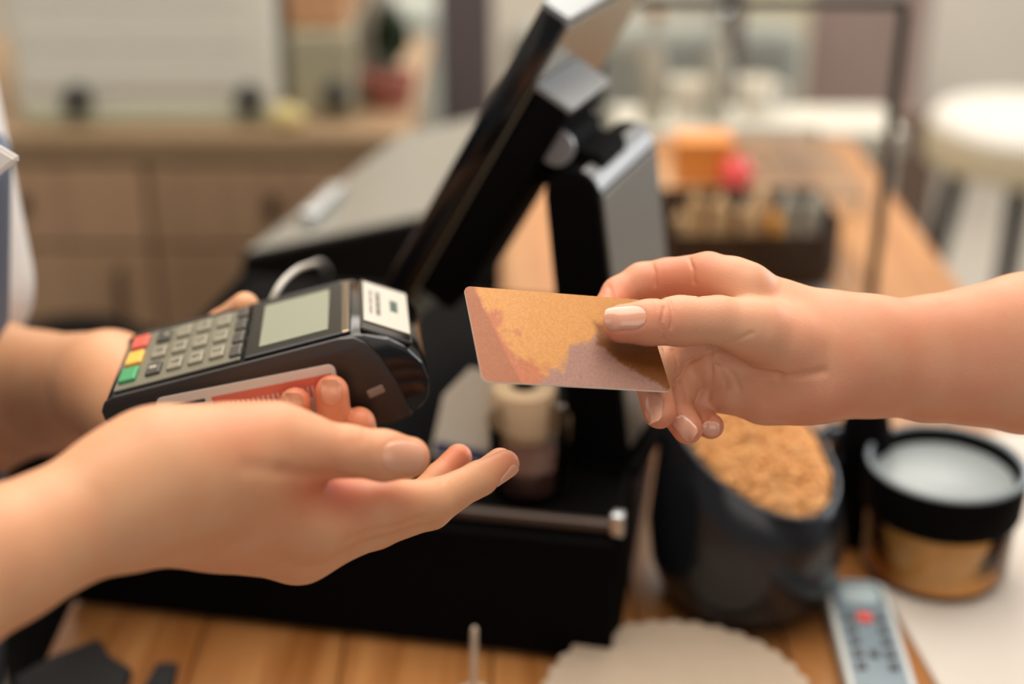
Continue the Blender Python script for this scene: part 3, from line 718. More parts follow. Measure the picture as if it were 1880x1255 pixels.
# terminal cable
tube('cable', [W(498, 556, .79), W(508, 534, .79), W(524, 512, .80), W(548, 493, .82), W(575, 484, .88), W(586, 482, 1.0), W(592, 486, 1.13), W(600, 500, 1.24)], .0018,
     mat('grey_cable', (206, 202, 194), .35), origin=W(600, 500, 1.24))
tag(bpy.data.objects['cable'], 'pale grey cable arching up behind the card terminal', 'cable')

# ------------------------------------------------------------------ cash drawer
DL = np.array([-.298, .806, 0]); DR = np.array([.0663, .739, 0]); dxv = (DR-DL)/np.linalg.norm(DR-DL); dyv = np.array([-dxv[1], dxv[0], 0]); DW = float(np.linalg.norm(DR-DL)); DD, DH = .36, .096
MD = frame(dxv, dyv, (0, 0, 1), (DL[0], DL[1], CZ))
dr = thing('cash_drawer', MD @ Vector((DW/2, DD/2, 0)), 'wide black cash drawer on the counter below the hands', 'cash drawer')
box('body', MD @ Matrix.Translation((DW/2, DD/2+.004, DH/2)), (DW, DD-.008, DH), M_black, dr, bev=.003)
box('front_panel', MD @ Matrix.Translation((DW/2, -.002, DH/2)), (DW-.004, .012, DH-.008), M_black, dr, bev=.002)
box('top_rim', MD @ Matrix.Translation((DW/2, .003, DH+.003)), (DW, .006, .007), mat('brown_edge_highlight', (70, 56, 48), .35), dr, bev=.0015)  # front rim: brownish highlight along the edge painted as its colour
box('top_rim', MD @ Matrix.Translation((.003, DD/2, DH+.003)), (.006, DD-.012, .007), M_black, dr, bev=.0015)
box('top_rim', MD @ Matrix.Translation((DW-.003, DD/2, DH+.003)), (.006, DD-.012, .007), M_black, dr, bev=.0015)
box('corner_cap', MD @ Matrix.Translation((DW-.002, .002, DH+.006)), (.009, .009, .016), M_steel, dr, bev=.002)
ZT = CZ+DH

# things on the drawer
def on_drawer(px, py): p = G(px, py, ZT); return p
p = G(962, 842, ZT)
rl = thing('paper_roll', p, 'cream receipt paper roll with dark core standing on the cash drawer', 'paper roll')
lathe('paper', [(.0085, .001), (.021, .001), (.0215, .004), (.0215, .052), (.021, .0545), (.0085, .055)], T(*p), mat('thermal_paper', (226, 196, 158), .7, var=.05), rl, closed=False)
lathe('core', [(.0086, .0), (.0086, .0555), (.007, .0555), (.007, .0)], T(*p), M_matte, rl, closed=False)
p = G(972, 940, ZT); p2 = p+np.array([0, .03, 0])
gj = thing('glass_tumbler', p2, 'small clear glass tumbler on the front of the cash drawer', 'glass')
lathe('glass_wall', [(.0, .001), (.022, .001), (.025, .004), (.027, .05), (.0255, .05), (.0235, .006), (.0, .005)], T(*p2), glass('tumbler_glass', (.8, .78, .76)), gj, closed=False)
lathe('contents', [(.0, .0055), (.022, .0055), (.0228, .022), (.0, .023)], T(*p2), mat('dim_pink_sweets', (96, 66, 60), .6, var=.3, scale=120), gj, closed=False)
p = G(868, 838, ZT)
ps = thing('paper_packet', p, 'white paper packet leaning on the cash drawer beside the paper roll', 'packet')
Mq = T(*p, .25) @ Matrix.Translation((0, 0, .030)) @ Matrix.Rotation(math.radians(-22), 4, 'X') @ Matrix.Rotation(math.radians(18), 4, 'Y')
prism('sleeve', [(-.022, -.03), (.02, -.03), (.02, .018), (.008, .032), (-.008, .032), (-.022, .01)], -.003, .003, Mq @ Matrix.Rotation(math.radians(90), 4, 'X'), mat('packet_paper', (200, 190, 174), .7), ps, bev=.001)
box('blue_band', Mq @ Matrix.Translation((0, 0, -.024)), (.0425, .0066, .008), mat('navy_print', (36, 42, 84), .6), ps, bev=.0005)
p = G(1012, 838, ZT)
tw = thing('sweet_bunch', p+np.array([.012, .01, 0]), 'small bunch of pinkish wrapped sweets beside the paper roll', 'sweets')
rg = np.random.RandomState(3)
for i in range(7):
    blob('wrapped_sweet', p+np.array([.012+rg.uniform(-.009, .009), .008+rg.uniform(-.008, .008), .008+.0075*(i % 4)]), (.0085, .0075, .0065), mat('pink_foil', (168, 118, 98), .4, var=.2), tw, .1, 2, seed=i)

# ------------------------------------------------------------------ point-of-sale monitor on an A-shaped stand
al = math.radians(22); pw_ = np.array([math.sin(al), math.cos(al), 0]); pn = np.array([math.cos(al), -math.sin(al), 0])
PB = np.array([.0, .834, 0.0])
def PP(px, py):                      # where that sight line meets the near side plane of the device -> (a, c)
    q = onplane(px, py, PB, pw_); return (float((q-PB) @ pn), float(q[2]))
MPOS = frame(pn, (0, 0, 1), pw_, PB)  # prisms: local xy = (a, height), z = along the width... (left handed axes are fixed by normal recalculation)
base_c = PB+pn*.05+pw_*.10; base_c[2] = ZT
pos = thing('pos_monitor', base_c, 'black touchscreen till monitor leaning right on an A-shaped stand', 'monitor')
tl, tr = PP(996, 4), PP(1041, 42); bl = PP(722, 492)
e = np.array(tl)-np.array(bl); e /= np.linalg.norm(e); th = np.array(tr)-np.array(tl); th -= e*(th@e); HT = .275
tl = np.array(tl); b0 = tl-e*HT
WID = .185
prism('screen_panel', [tuple(b0), tuple(b0+th), tuple(tl+th), tuple(tl)], 0, WID, MPOS, M_blackg, pos, bev=.0022, smooth=True)
sc0 = b0+e*.018; sc1 = tl-e*.018; o_ = -th/np.linalg.norm(th)*.0006
prism('touch_screen', [tuple(sc0+o_), tuple(sc1+o_), tuple(sc1), tuple(sc0)], .010, WID-.010, MPOS, mat('dark_screen_glass', (10, 11, 14), .05, coat=.5), pos)
prism('back_plate', [tuple(b0+e*.006+th*1.0), tuple(tl-e*.006+th*1.0), tuple(tl-e*.006+th*1.08), tuple(b0+e*.006+th*1.08)], .004, WID-.004, MPOS, mat('grey_olive_plastic', (128, 122, 104), .3, var=.05), pos, bev=.0005)
prism('top_edge_trim', [tuple(tl-e*.0035), tuple(tl+th-e*.0035), tuple(tl+th+e*.0012), tuple(tl+e*.0012)], .0, WID, MPOS, mat('brushed_grey_trim', (150, 154, 158), .3, metal=.7), pos, bev=.0008)
h0 = np.array(PP(962, 150)); h1 = np.array(PP(1034, 208)); M_pgrey = mat('satin_grey_plastic', (120, 122, 124), .32, var=.05); hth = (h1-h0)*.9; hth -= e*(hth@e); h0 = tl+th*1.08+e*((h0-tl)@e)
hl = .165
prism('rear_housing', [tuple(h0-e*hl), tuple(h0-e*hl+hth), tuple(h0+hth), tuple(h0)], .002, WID*.42, MPOS, M_black, pos, bev=.004, smooth=True)
prism('housing_cap', [tuple(h0-e*.002), tuple(h0+hth-e*.002), tuple(h0+hth+e*.002), tuple(h0+e*.002)], .003, WID*.41, MPOS, M_pgrey, pos, bev=.001)
hp = np.array(PP(1000, 318)); hw = lambda a, c, b: PB*[1, 1, 0]+pn*a+np.array([0, 0, c])+pw_*b
prism('hinge_arm', [tuple(hp+[-.022, -.016]), tuple(hp+[.03, -.016]), tuple(hp+[.03, .008]), tuple(hp+[-.01, .014])], .02, .07, MPOS, M_black, pos, bev=.003)
tube('hinge', [hw(hp[0]+.004, hp[1]+.014, .012), hw(hp[0]+.004, hp[1]+.014, .06)], .0105, M_black, pos, n=20)
tube('hinge_cap', [hw(hp[0]+.004, hp[1]+.014, .0115), hw(hp[0]+.004, hp[1]+.014, .008)], .0115, M_pgrey, pos, n=20)
s0, s1 = np.array(PP(1002, 372)), np.array(PP(1097, 355)); w_ = np.linalg.norm(s1-s0); mid = (s0+s1)/2; ax_ = np.array([-.12, 1.0]); ax_ /= np.linalg.norm(ax_); sd_ = np.array([ax_[1], -ax_[0]])
fl = mid-ax_*((mid[1]-ZT-.010)/ax_[1])
leg = [tuple(fl-sd_*w_*.55), tuple(fl+sd_*w_*.62)]+[tuple(mid+w_*.5*(sd_*math.cos(t)+ax_*math.sin(t))) for t in np.linspace(0, math.pi, 13)]
prism('stand_leg', leg, 0, .118, MPOS, M_black, pos, bev=.0015, smooth=True)
prism('leg_side_plate', [tuple(fl+sd_*w_*.60+ax_*.01), tuple(fl+sd_*(w_*.60+.002)+ax_*.01), tuple(mid+sd_*(w_*.5+.002)), tuple(mid+sd_*w_*.48)], .004, .114, MPOS, mat('grey_satin_plastic', (100, 96, 88), .35, var=.05), pos, bev=.0004)
tp = [tuple(mid+(w_*.5+.0006)*(sd_*math.cos(t)+ax_*math.sin(t))) for t in np.linspace(.15, 1.15, 6)]; tp2 = [tuple(mid+(w_*.5-.001)*(sd_*math.cos(t)+ax_*math.sin(t))) for t in np.linspace(1.15, .15, 6)]
prism('leg_top_reflection', tp+tp2, .004, .114, MPOS, M_pgrey, pos)  # grey strip stands in for the reflection on the rounded leg top
prism('foot_plate', [(fl[0]-.032, ZT), (fl[0]+.028, ZT), (fl[0]+.028, ZT+.010), (fl[0]-.032, ZT+.010)], .0, .165, MPOS, M_black, pos, bev=.003)

# ------------------------------------------------------------------ low machine behind
zt = 1.0; q = [G(440, 466, zt), G(760, 400, zt)]; fd = q[1]-q[0]; q1 = q[0]+fd*1.55; q2 = G(905, 205, zt); q3 = G(735, 245, zt)
mc_o = (q[0]+q2)/2; mc_o[2] = CZ
mach = thing('till_machine', mc_o, 'low black machine with glossy top greyed by painted reflection beyond the leaning monitor', 'machine')
poly = [tuple(v[:2]) for v in (q[0], q1, q2, q3)]
prism('body', poly, CZ, zt-.004, Matrix.Identity(4), M_matte, mach, bev=.003)
cxy = np.mean(np.array(poly), 0); inn = [tuple(cxy+(np.array(v)-cxy)*.97) for v in poly]
prism('lid', inn, zt-.004, zt, Matrix.Identity(4), mat('grey_reflection_lid', (116, 113, 104), .25, var=.05), mach, bev=.001)  # whitish reflections on the black top put into the lid colour
a, b = G(566, 408, zt), G(618, 358, zt); ab = (b-a); L_ = np.linalg.norm(ab); ab /= L_
box('silver_latch', frame(ab, np.cross((0, 0, 1), ab), (0, 0, 1), (a+b)/2+np.array([0, 0, .006])), (L_*1.1, .016, .012), M_steel, mach, bev=.003)

# ------------------------------------------------------------------ sugar pot
pc = np.array([.158, .815, CZ])
pot = thing('sugar_pot', pc, 'dark glazed pot with slanted mouth full of brown sugar', 'pot')
M_pot = mat('dark_glaze', (26, 28, 31), .22, var=.35, scale=12)
def slant(r, th, z):
    k = max(0, (z-.05)/.07); return r, z+k*(-.033*(math.cos(th)*.80-math.sin(th)*.60))
lathe('vessel', [(.0, .0), (.046, .0), (.054, .006), (.063, .03), (.066, .055), (.062, .09), (.056, .118), (.0545, .120), (.053, .118), (.058, .09), (.060, .055), (.04, .02), (.0, .018)], T(*pc), M_pot, pot, n=64, fn=slant, closed=False)
rim = [pc+np.array([.0565*math.cos(t), .0565*math.sin(t), slant(0, t, .120)[1]]) for t in np.linspace(0, 2*math.pi, 48, endpoint=False)]
tube('rim', rim, .0013, mat('blue_grey_glaze', (70, 76, 84), .12), pot, cyclic=True, n=8)
tube('handle', [pc+np.array([.05, .035, .10]), pc+np.array([.066, .052, .098]), pc+np.array([.070, .058, .07]), pc+np.array([.052, .040, .04])], [.006, .0065, .0065, .006], M_pot, pot)
# sugar: a rough heap, nobody could count the grains
bm = bmesh.new(); rg = np.random.RandomState(5); n_r, n_t = 26, 72; rings = []
for i in range(n_r+1):
    rr = .0525*i/n_r; ring = []
    for j in range(n_t):
        t = 2*math.pi*j/n_t; z = slant(0, t, .120)[1]*(i/n_r)+.120*(1-i/n_r)-.004+.030*(1-(i/n_r)**2)
        z += rg.uniform(-.0016, .0016)+.0045*math.sin(rr*260+3*math.sin(3*t))*math.cos(5*t)
        ring.append(bm.verts.new(pc+np.array([rr*math.cos(t), rr*math.sin(t), z])))
    rings.append(ring)
for a, b in zip(rings[1:], rings[2:]):
    for j in range(n_t): bm.faces.new((a[j], a[(j+1) % n_t], b[(j+1) % n_t], b[j]))
bm.faces.new(rings[1])
for k in range(1300):                           # loose crystals
    rr = .050*math.sqrt(rg.rand()); t = rg.rand()*2*math.pi; f_ = rr/.0525
    z = slant(0, t, .120)[1]*f_+.120*(1-f_)-.004+.030*(1-f_**2)
    bmesh.ops.create_cube(bm, size=rg.uniform(.002, .0046), matrix=T(pc[0]+rr*math.cos(t), pc[1]+rr*math.sin(t), pc[2]+z) @ Matrix.Rotation(rg.rand()*3, 4, 'X') @ Matrix.Rotation(rg.rand()*3, 4, 'Z'))
me = from_bm(bm, 'brown_sugar'); o = link('brown_sugar', me, mat('brown_sugar', (226, 168, 106), .7, var=.25, scale=160, bump=.4, bscale=700), origin=pc+np.array([0, 0, .1]))
tag(o, 'heap of coarse brown sugar filling the dark slanted pot', 'sugar', kind='stuff')

# black bottle behind the pot
p = G(1566, 985, CZ)
bo = thing('dark_bottle', p, 'slim black bottle standing between the sugar pot and the jar', 'bottle')
lathe('bottle_body', [(.0, 0), (.017, 0), (.019, .004), (.019, .085), (.016, .1), (.009, .112), (.009, .13), (.0, .13)], T(*p), M_black, bo, closed=False)
lathe('cap', [(.0, .128), (.0105, .128), (.0105, .142), (.009, .145), (.0, .145)], T(*p), M_blackg, bo, closed=False)

# jar with black lid
jc = np.array([.296, .843, CZ+.004])
jar = thing('jar', jc, 'round glass jar of orange crumbs with a wide black lid', 'jar')
lathe('glass_wall', [(.0, .0), (.046, .0), (.0495, .004), (.0505, .012), (.0505, .050), (.048, .056), (.0465, .056), (.0485, .048), (.0485, .012), (.045, .004), (.0, .003)], T(*jc), glass('jar_glass'), jar, n=56, closed=False)
lathe('contents', [(.0, .0036), (.0465, .0042), (.0483, .010), (.0483, .047), (.03, .05), (.0, .05)], T(*jc), mat('orange_crumbs', (230, 152, 74), .65, var=.3, scale=60, bump=.5, bscale=300), jar, n=48, closed=False)
lid = lathe('lid', [(.0525, .050), (.0535, .052), (.0545, .078), (.0535, .082), (.050, .0825), (.0475, .080), (.0465, .070), (.0, .070)], T(*jc), M_black, jar, n=64, closed=False)
lathe('lid_reflection', [(.0, .0705), (.0458, .0705), (.0462, .0725), (.044, .0735), (.0, .0735)], T(*jc), mat('lid_reflection_grey', (142, 150, 152), .3, var=.04), lid, n=56, closed=False)  # pale disc: window reflection on the dark lid put into the colour
tube('lid_rim', [jc+np.array([.0515*math.cos(t), .0515*math.sin(t), .0825]) for t in np.linspace(0, 2*math.pi, 56, endpoint=False)], .0022, mat('grey_rim', (120, 130, 136), .25), lid, cyclic=True, n=8)

# white cloth under the jar
cl = [G(1530, 800), G(1612, 1075), G(1735, 1290), G(2060, 1290), G(2010, 800)]
cloth = prism('cloth', [tuple(v[:2]-jc[:2]) for v in cl], CZ, CZ+.004, Matrix.Translation((jc[0], jc[1], 0)), mat('white_linen', (198, 190, 180), .85, var=.03, scale=40, bump=.4, bscale=90), bev=.0015, origin=(jc[0], jc[1], CZ))
tag(cloth, 'flat white cloth spread under the jar at the counter edge', 'cloth')

# remote control
a, b = G(1566, 1062, CZ+.018), G(1640, 1330, CZ+.018); ra = (b-a); RL = np.linalg.norm(ra); ra /= RL; rb = np.cross((0, 0, 1), ra)
RL = .155; rc = a+ra*RL/2; rc[2] = CZ
rem = thing('remote_control', rc, 'pale grey remote control with red button lying beside the white cloth', 'remote control')
MR = frame(ra, rb, (0, 0, 1), rc)
prism('case', card_outline(RL, .042, .012), .0045, .018, MR, mat('pale_grey_plastic', (186, 190, 188), .35), rem, bev=.003, smooth=True)
prism('face_plate', card_outline(RL-.012, .033, .008), .0178, .0188, MR @ Matrix.Translation((-.002, 0, 0)), mat('blue_grey_plastic', (112, 128, 138), .3), rem, bev=.0003)
M_btn = mat('button_brown', (66, 62, 64), .5)
for i in range(7):
    for j in (-1, 0, 1):
        x = -RL/2+.046+i*.0125
        if j == 0 and i != 3 or (i == 5): continue
        box('button', MR @ Matrix.Translation((x, j*.0098, .0195)), (.0062, .0058, .002), M_btn, rem, bev=.0008)
rbn = box('button', MR @ Matrix.Translation((-RL/2+.046, 0, .0197)), (.010, .0095, .0024), mat('button_red', (206, 70, 62), .4), rem, bev=.001); rbn['label'] = 'red button'
prism('ir_window', card_outline(.02, .026, .006), .0186, .0198, MR @ Matrix.Translation((-RL/2+.020, 0, 0)), mat('pale_window', (170, 186, 192), .15), rem, bev=.0003)

# scalloped paper mat
p = G(1246, 1330, CZ); sc_c = p.copy()
dl = thing('paper_doily', sc_c, 'round beige paper doily stack with scalloped edge at the near side', 'doily')
RD = float(np.linalg.norm((G(1246, 1142, CZ+.016)-sc_c)[:2]))
for i in range(5):
    zz = .0032*i
    lathe('doily_sheet', [(.0, zz), (RD*.9, zz), (RD, zz+.0008), (RD, zz+.0026), (RD*.9, zz+.0022), (.0, zz+.0024)], T(*sc_c, i*.05), mat('kraft_beige', (176, 158, 138), .85, var=.06, scale=90, bump=.3, bscale=300), dl, n=216,
          fn=lambda r, th, z: (r*(1+(.04*abs(math.sin(th*18)) if r > .05 else 0)), z), closed=False)

# upright stick
p = np.array([-.0238, .70, CZ])
sk = thing('wooden_stick', p, 'thin pale stick standing upright in front of the cash drawer', 'stick')
tube('stick', [p+np.array([0, 0, .006]), p+np.array([.0006, .0, .03]), p+np.array([.0012, .001, .051]), p+np.array([.0013, .001, .054])], [.0021, .0021, .0020, .0008], mat('pale_birch', (206, 190, 170), .6), sk)
lathe('foot', [(.0, 0), (.012, 0), (.012, .004), (.004, .008), (.0, .008)], T(*p), mat('pale_birch', (206, 190, 170), .6), sk, closed=False)

# black straps at the near left corner
def strap(name, pxs, label, h):
    pts = [G(x, y, CZ) for x, y in pxs]; c = np.mean(pts, 0)
    o = prism(name, [tuple((v-c)[:2]) for v in pts], 0, h, T(c[0], c[1], CZ), mat('black_webbing', (24, 24, 26), .7, var=.2, scale=60, bump=.4, bscale=300), bev=.003, seg=3, origin=(c[0], c[1], CZ)); tag(o, label, 'strap'); return o
strap('fabric_strap', [(20, 1262), (95, 1220), (185, 1186), (205, 1218), (246, 1242), (225, 1290), (60, 1330)], 'folded black fabric strap lying at the near left counter corner', .008)
strap('strap_end', [(288, 1226), (330, 1226), (318, 1275), (262, 1275)], 'short black strap end lying to the right of the folded strap', .006)

# ------------------------------------------------------------------ glass display case
gx0, gx1, gy0, gy1, gz1 = .085, .356, 1.305, 1.74, 1.20
gc = thing('glass_screen', ((gx0+gx1)/2, gy0, CZ), 'upright clear glass screen with dark green edges on the counter', 'glass screen')
Mg = glass('screen_glass', (.985, .995, .99)); M_gedge = mat('green_glass_edge', (26, 38, 32), .25, var=.1)
box('pane', T((gx0+gx1)/2, gy0, (CZ+.004+gz1)/2), (gx1-gx0, .006, gz1-CZ-.004), Mg, gc, bev=0)
box('edge_strip', T((gx0+gx1)/2, gy0, gz1+.002), (gx1-gx0+.008, .010, .008), M_gedge, gc, bev=.001)
box('edge_strip', T(gx1+.002, gy0, (CZ+gz1)/2), (.008, .012, gz1-CZ-.004), M_gedge, gc, bev=.001)
box('edge_strip', T(gx0-.002, gy0, (CZ+gz1)/2), (.005, .009, gz1-CZ-.004), M_gedge, gc, bev=.001)
for x in (gx0+.03, gx1-.05): box('clamp_foot', T(x, gy0, CZ+.008), (.03, .03, .016), M_steel, gc, bev=.003)

# in and around the case: basket of treats
bk = thing('black_basket', (.25, 1.43, CZ), 'black wire-edged basket behind the glass screen holding paper-wrapped bars', 'basket')
def bwall(x0, y0, x1, y1):
    d = np.array([x1-x0, y1-y0, 0]); L0 = np.linalg.norm(d); d /= L0
    box('basket_wall', frame(d, np.cross((0, 0, 1), d), (0, 0, 1), ((x0+x1)/2, (y0+y1)/2, CZ+.03)), (L0, .005, .056), M_matte, bk, bev=.001)
BP = [(.165, 1.352), (.318, 1.352), (.342, 1.40), (.335, 1.50), (.165, 1.50)]
for a, b in zip(BP, BP[1:]+BP[:1]): bwall(*a, *b)
prism('basket_base', BP, CZ+.001, CZ+.005, Matrix.Identity(4), M_matte, bk)
M_kr = mat('kraft_wrap', (200, 164, 122), .7, var=.1); M_gr = mat('grey_wrap', (156, 152, 142), .6, var=.1); M_ye = mat('amber_wrap', (222, 156, 60), .5, var=.06)
for i in range(9):
    x = .180+.0165*i; m_, lb = (M_kr, 'beige') if i < 6 else ((M_ye, 'amber') if i == 6 else (M_gr, 'grey'))
    hgt = .056+.008*((i*7) % 3)
    t = thing('wrapped_bar', (x, 1.40, CZ+.005), {'beige': ['first', 'second', 'third', 'fourth', 'fifth', 'sixth', '', '', ''][i]+' beige paper-wrapped bar from the left in the black basket', 'amber': 'single amber wrapped bar standing in the black basket', 'grey': ('grey wrapped bar beside the amber bar in the black basket' if i == 7 else 'grey wrapped bar at the right end of the black basket')}[lb], 'snack bar', 'wrapped bars in the black basket')
    Mb = T(x, 1.40+.03*(i % 2), CZ+.005+hgt/2) @ Matrix.Rotation(math.radians(-12+2*(i % 3)), 4, 'X') @ Matrix.Rotation(.12*((i % 3)-1), 4, 'Y')
    box('wrapper', Mb, (.0125, .030, hgt), m_, t, bev=.003)
    box('crimped_end', Mb @ Matrix.Translation((0, 0, hgt/2+.003)), (.003, .028, .008), m_, t, bev=.0008)
brd = prism('serving_board', card_outline(.10, .17, .012), 0, .014, T(.234, 1.62, CZ), M_shelfwood, bev=.003, origin=(.234, 1.62, CZ)); tag(brd, 'pale wooden serving board behind the glass screen, past the basket', 'board')
ob = thing('orange_box', (.228, 1.665, CZ+.014), 'small orange cardboard box on the serving board', 'box')
M_or = mat('orange_card', (214, 136, 60), .6, var=.06)
box('carton', T(.232, 1.665, CZ+.040), (.068, .05, .05), M_or, ob, bev=.002); box('lid_flap', T(.232, 1.665, CZ+.0665), (.07, .052, .004), M_or, ob, bev=.001)
rbx = thing('red_ball', (.268, 1.625, CZ+.014), 'shiny red ball resting on the serving board beside the orange box', 'ball')
blob('fruit_skin', (.268, 1.625, CZ+.034), (.0205, .0205, .020), mat('red_gloss', (222, 62, 66), .25, var=.08), rbx, .02, 3)
tube('stem', [(.268, 1.625, CZ+.052), (.269, 1.625, CZ+.058), (.271, 1.626, CZ+.062)], .0012, M_matte, rbx, n=8)
wr = thing('wire_rack', (.35, 1.72, CZ), 'grey wire cooling rack on the counter beside the serving board', 'rack')
M_wire = mat('grey_wire', (128, 126, 120), .35, metal=.6)
for i in range(12): tube('wire', [(.292+.0105*i, 1.575, CZ+.026), (.292+.0105*i, 1.845, CZ+.026)], .0017, M_wire, wr, n=6)
for y in (1.575, 1.71, 1.845): tube('rail', [(.290, y, CZ+.0225), (.410, y, CZ+.0225)], .0025, M_wire, wr, n=8)
for x in (.294, .406):
    for y in (1.58, 1.84): tube('leg', [(x, y, CZ), (x, y, CZ+.022)], .0025, M_wire, wr, n=8)
# ------------------------------------------------------------------ appliances on the back counter
BCZ = .90
def knobs(root, pts, y, z):
    for x in pts: lathe('knob', [(0, 0), (.021, 0), (.019, .018), (.016, .022), (0, .022)], Matrix.Translation((x, y, z)) @ Matrix.Rotation(math.radians(90), 4, 'X'), mat('dark_grey_knob', (62, 60, 54), .5), root, n=24, closed=False)
x0, x1 = W(28, 180, 2.0)[0], W(512, 180, 2.0)[0]
wa = thing('white_appliance', ((x0+x1)/2, 2.12, BCZ), 'large white appliance with two dark round knobs on the back counter', 'appliance')
box('body', T((x0+x1)/2, 2.14, BCZ+.010+.20), (x1-x0, .36, .40), M_white, wa, bev=.012, seg=3)
for i in range(6): box('front_panel', T((x0+x1)/2-.01, 1.958, BCZ+.075+.058*i), (x1-x0-.05, .006, .055), M_white, wa, bev=.002)
box('base_trim', T((x0+x1)/2, 1.962, BCZ+.012), (x1-x0-.02, .014, .022), mat('pale_green_trim', (188, 192, 168), .4), wa, bev=.003)
knobs(wa, (W(140, 178, 1.99)[0], W(457, 178, 1.99)[0]), 1.955, .936)
x0, x1 = W(528, 180, 2.0)[0], W(648, 180, 2.0)[0]
ga = thing('olive_appliance', ((x0+x1)/2, 2.10, BCZ), 'narrow olive grey machine with wooden upper box beside the white appliance', 'appliance')
box('body', T((x0+x1)/2, 2.10, BCZ+.062), (x1-x0, .24, .124), mat('olive_enamel', (162, 156, 132), .4), ga, bev=.008)
box('wood_hopper', T((x0+x1)/2-.002, 2.10, BCZ+.124+.11), (x1-x0-.008, .22, .22), wood('hopper_wood', (186, 136, 96), (212, 166, 126)), ga, bev=.006)
knobs(ga, (W(615, 178, 2.0)[0],), 1.981, .936)
lemon = blob('lemon', (W(520, 215, 1.96)[0], 1.935, BCZ+.016), (.026, .016, .016), mat('lemon_peel', (206, 188, 128), .5), noise=.05, origin=(W(520, 215, 1.96)[0], 1.935, BCZ)); tag(lemon, 'small yellow lemon on the edge of the back counter', 'lemon')
# grey column beside it
x0, x1 = W(655, 150, 2.05)[0], W(722, 150, 2.05)[0]
gp = thing('grey_canister', ((x0+x1)/2, 2.12, BCZ), 'tall pale grey canister between olive machine and plant', 'canister')
lathe('can', [(0, 0), (.022, 0), (.024, .004), (.024, .30), (.022, .304), (0, .304)], T((x0+x1)/2, 2.12, BCZ), mat('pale_grey_enamel', (180, 176, 168), .4), gp, closed=False)
lathe('can_lid', [(0, .30), (.025, .30), (.025, .315), (.016, .322), (0, .322)], T((x0+x1)/2, 2.12, BCZ), M_steel, gp, closed=False)
# plant
xp = W(768, 180, 2.0)[0]; xp = min(xp, BX1-.04)
pt = thing('potted_plant', (xp, 2.05, BCZ), 'small dark green plant in a reddish pot on the back counter', 'plant')
lathe('pot', [(0, 0), (.030, 0), (.040, .038), (.042, .046), (.037, .046), (.034, .04), (0, .038)], T(xp, 2.05, BCZ), mat('terracotta', (150, 88, 74), .7), pt, closed=False)
M_leaf = mat('dark_leaf', (46, 66, 42), .5, var=.3, scale=40)
rg = np.random.RandomState(11)
lf = bmesh.new()
for v in ((0, 0, 0), (.010, .008, .022), (0, .014, .05), (-.010, .008, .022), (0, .003, .024)): lf.verts.new(v)
lf.verts.ensure_lookup_table(); vv = lf.verts
for f in ((0, 1, 4), (1, 2, 4), (2, 3, 4), (3, 0, 4)): lf.faces.new([vv[i] for i in f])
r = bmesh.ops.solidify(lf, geom=lf.faces[:], thickness=.0012); lme = from_bm(lf, 'leaf'); lme.materials.append(M_leaf)
for i in range(46):
    o = bpy.data.objects.new('leaf', lme); COL.objects.link(o); o.parent = pt
    o.location = (rg.normal(0, .010), rg.normal(0, .010), .042+rg.uniform(0, .065)); o.rotation_euler = (rg.uniform(-.2, .9), rg.uniform(-.2, .2), rg.rand()*6.28); s = rg.uniform(.7, 1.15); o.scale = (s, s, s)
# black bin in the aisle
bp_ = np.array([-.54, 1.55, 0]); bn = thing('waste_bin', bp_, 'tall dark round bin standing in the aisle behind the cashier', 'bin')
lathe('bin_body', [(0, 0), (.125, 0), (.13, .01), (.15, .64), (.148, .645), (0, .645)], T(*bp_), M_matte, bn, closed=False)
lathe('bin_lid', [(.153, .635), (.155, .655), (.14, .71), (.09, .745), (0, .755)], T(*bp_), M_matte, bn, closed=False)

# ------------------------------------------------------------------ far room: white side table, stool, chairs
wt = thing('white_table', (.345, 1.97, 0), 'white side table at the far end of the wooden counter', 'table')
box('table_top', T(.345, 1.97, .885), (.40, .14, .035), mat('white_laminate', (196, 190, 178), .35, var=.02), wt, bev=.004)
for sx in (-1, 1):
    for sy in (-1, 1): box('leg', T(.345+sx*.175, 1.97+sy*.045, .434), (.035, .035, .867), MATS['white_laminate'], wt, bev=.003)
for i, (px, c) in enumerate(((1262, (222, 214, 200)), (1385, (224, 216, 204)))):
    q = np.array([(px-940)/FP*2.05, 2.0, .9025]); cu = thing('cup', q, ('left' if i == 0 else 'right')+' one of two small white cups on the white side table', 'cup', 'cups on the white table')
    lathe('cup_body', [(0, .0), (.018, .0), (.026, .02), (.029, .048), (.027, .048), (.022, .02), (0, .006)], T(*q), mat('porcelain', (226, 220, 208), .25, var=.02), cu, n=28, closed=False)
    tube('cup_handle', [q+np.array([.026, 0, .04]), q+np.array([.040, 0, .038]), q+np.array([.040, 0, .02]), q+np.array([.024, 0, .014])], .0028, MATS['porcelain'], cu, n=8)
for (px, c, nm, lb) in ((1205, (206, 150, 92), 'copper', 'slim clear bottle with copper cap on the white side table'), (1325, (220, 222, 220), 'steel', 'slim clear bottle with bright steel cap on the white side table')):
    q = np.array([(px-940)/FP*1.95, 1.955, .9025]); t = thing('slim_bottle', q, lb, 'bottle', 'bottles on the white table')
    lathe('bottle_glass', [(0, 0), (.015, 0), (.017, .003), (.017, .085), (.009, .11), (.0075, .15), (0, .15)], T(*q), mat('pale_grey_glass', (172, 172, 160), .25), t, n=24, closed=False)
    lathe('cap', [(0, .149), (.0095, .149), (.0095, .160), (.006, .166), (0, .167)], T(*q), mat('cap_'+nm, c, .12, metal=1), t, n=24, closed=False)
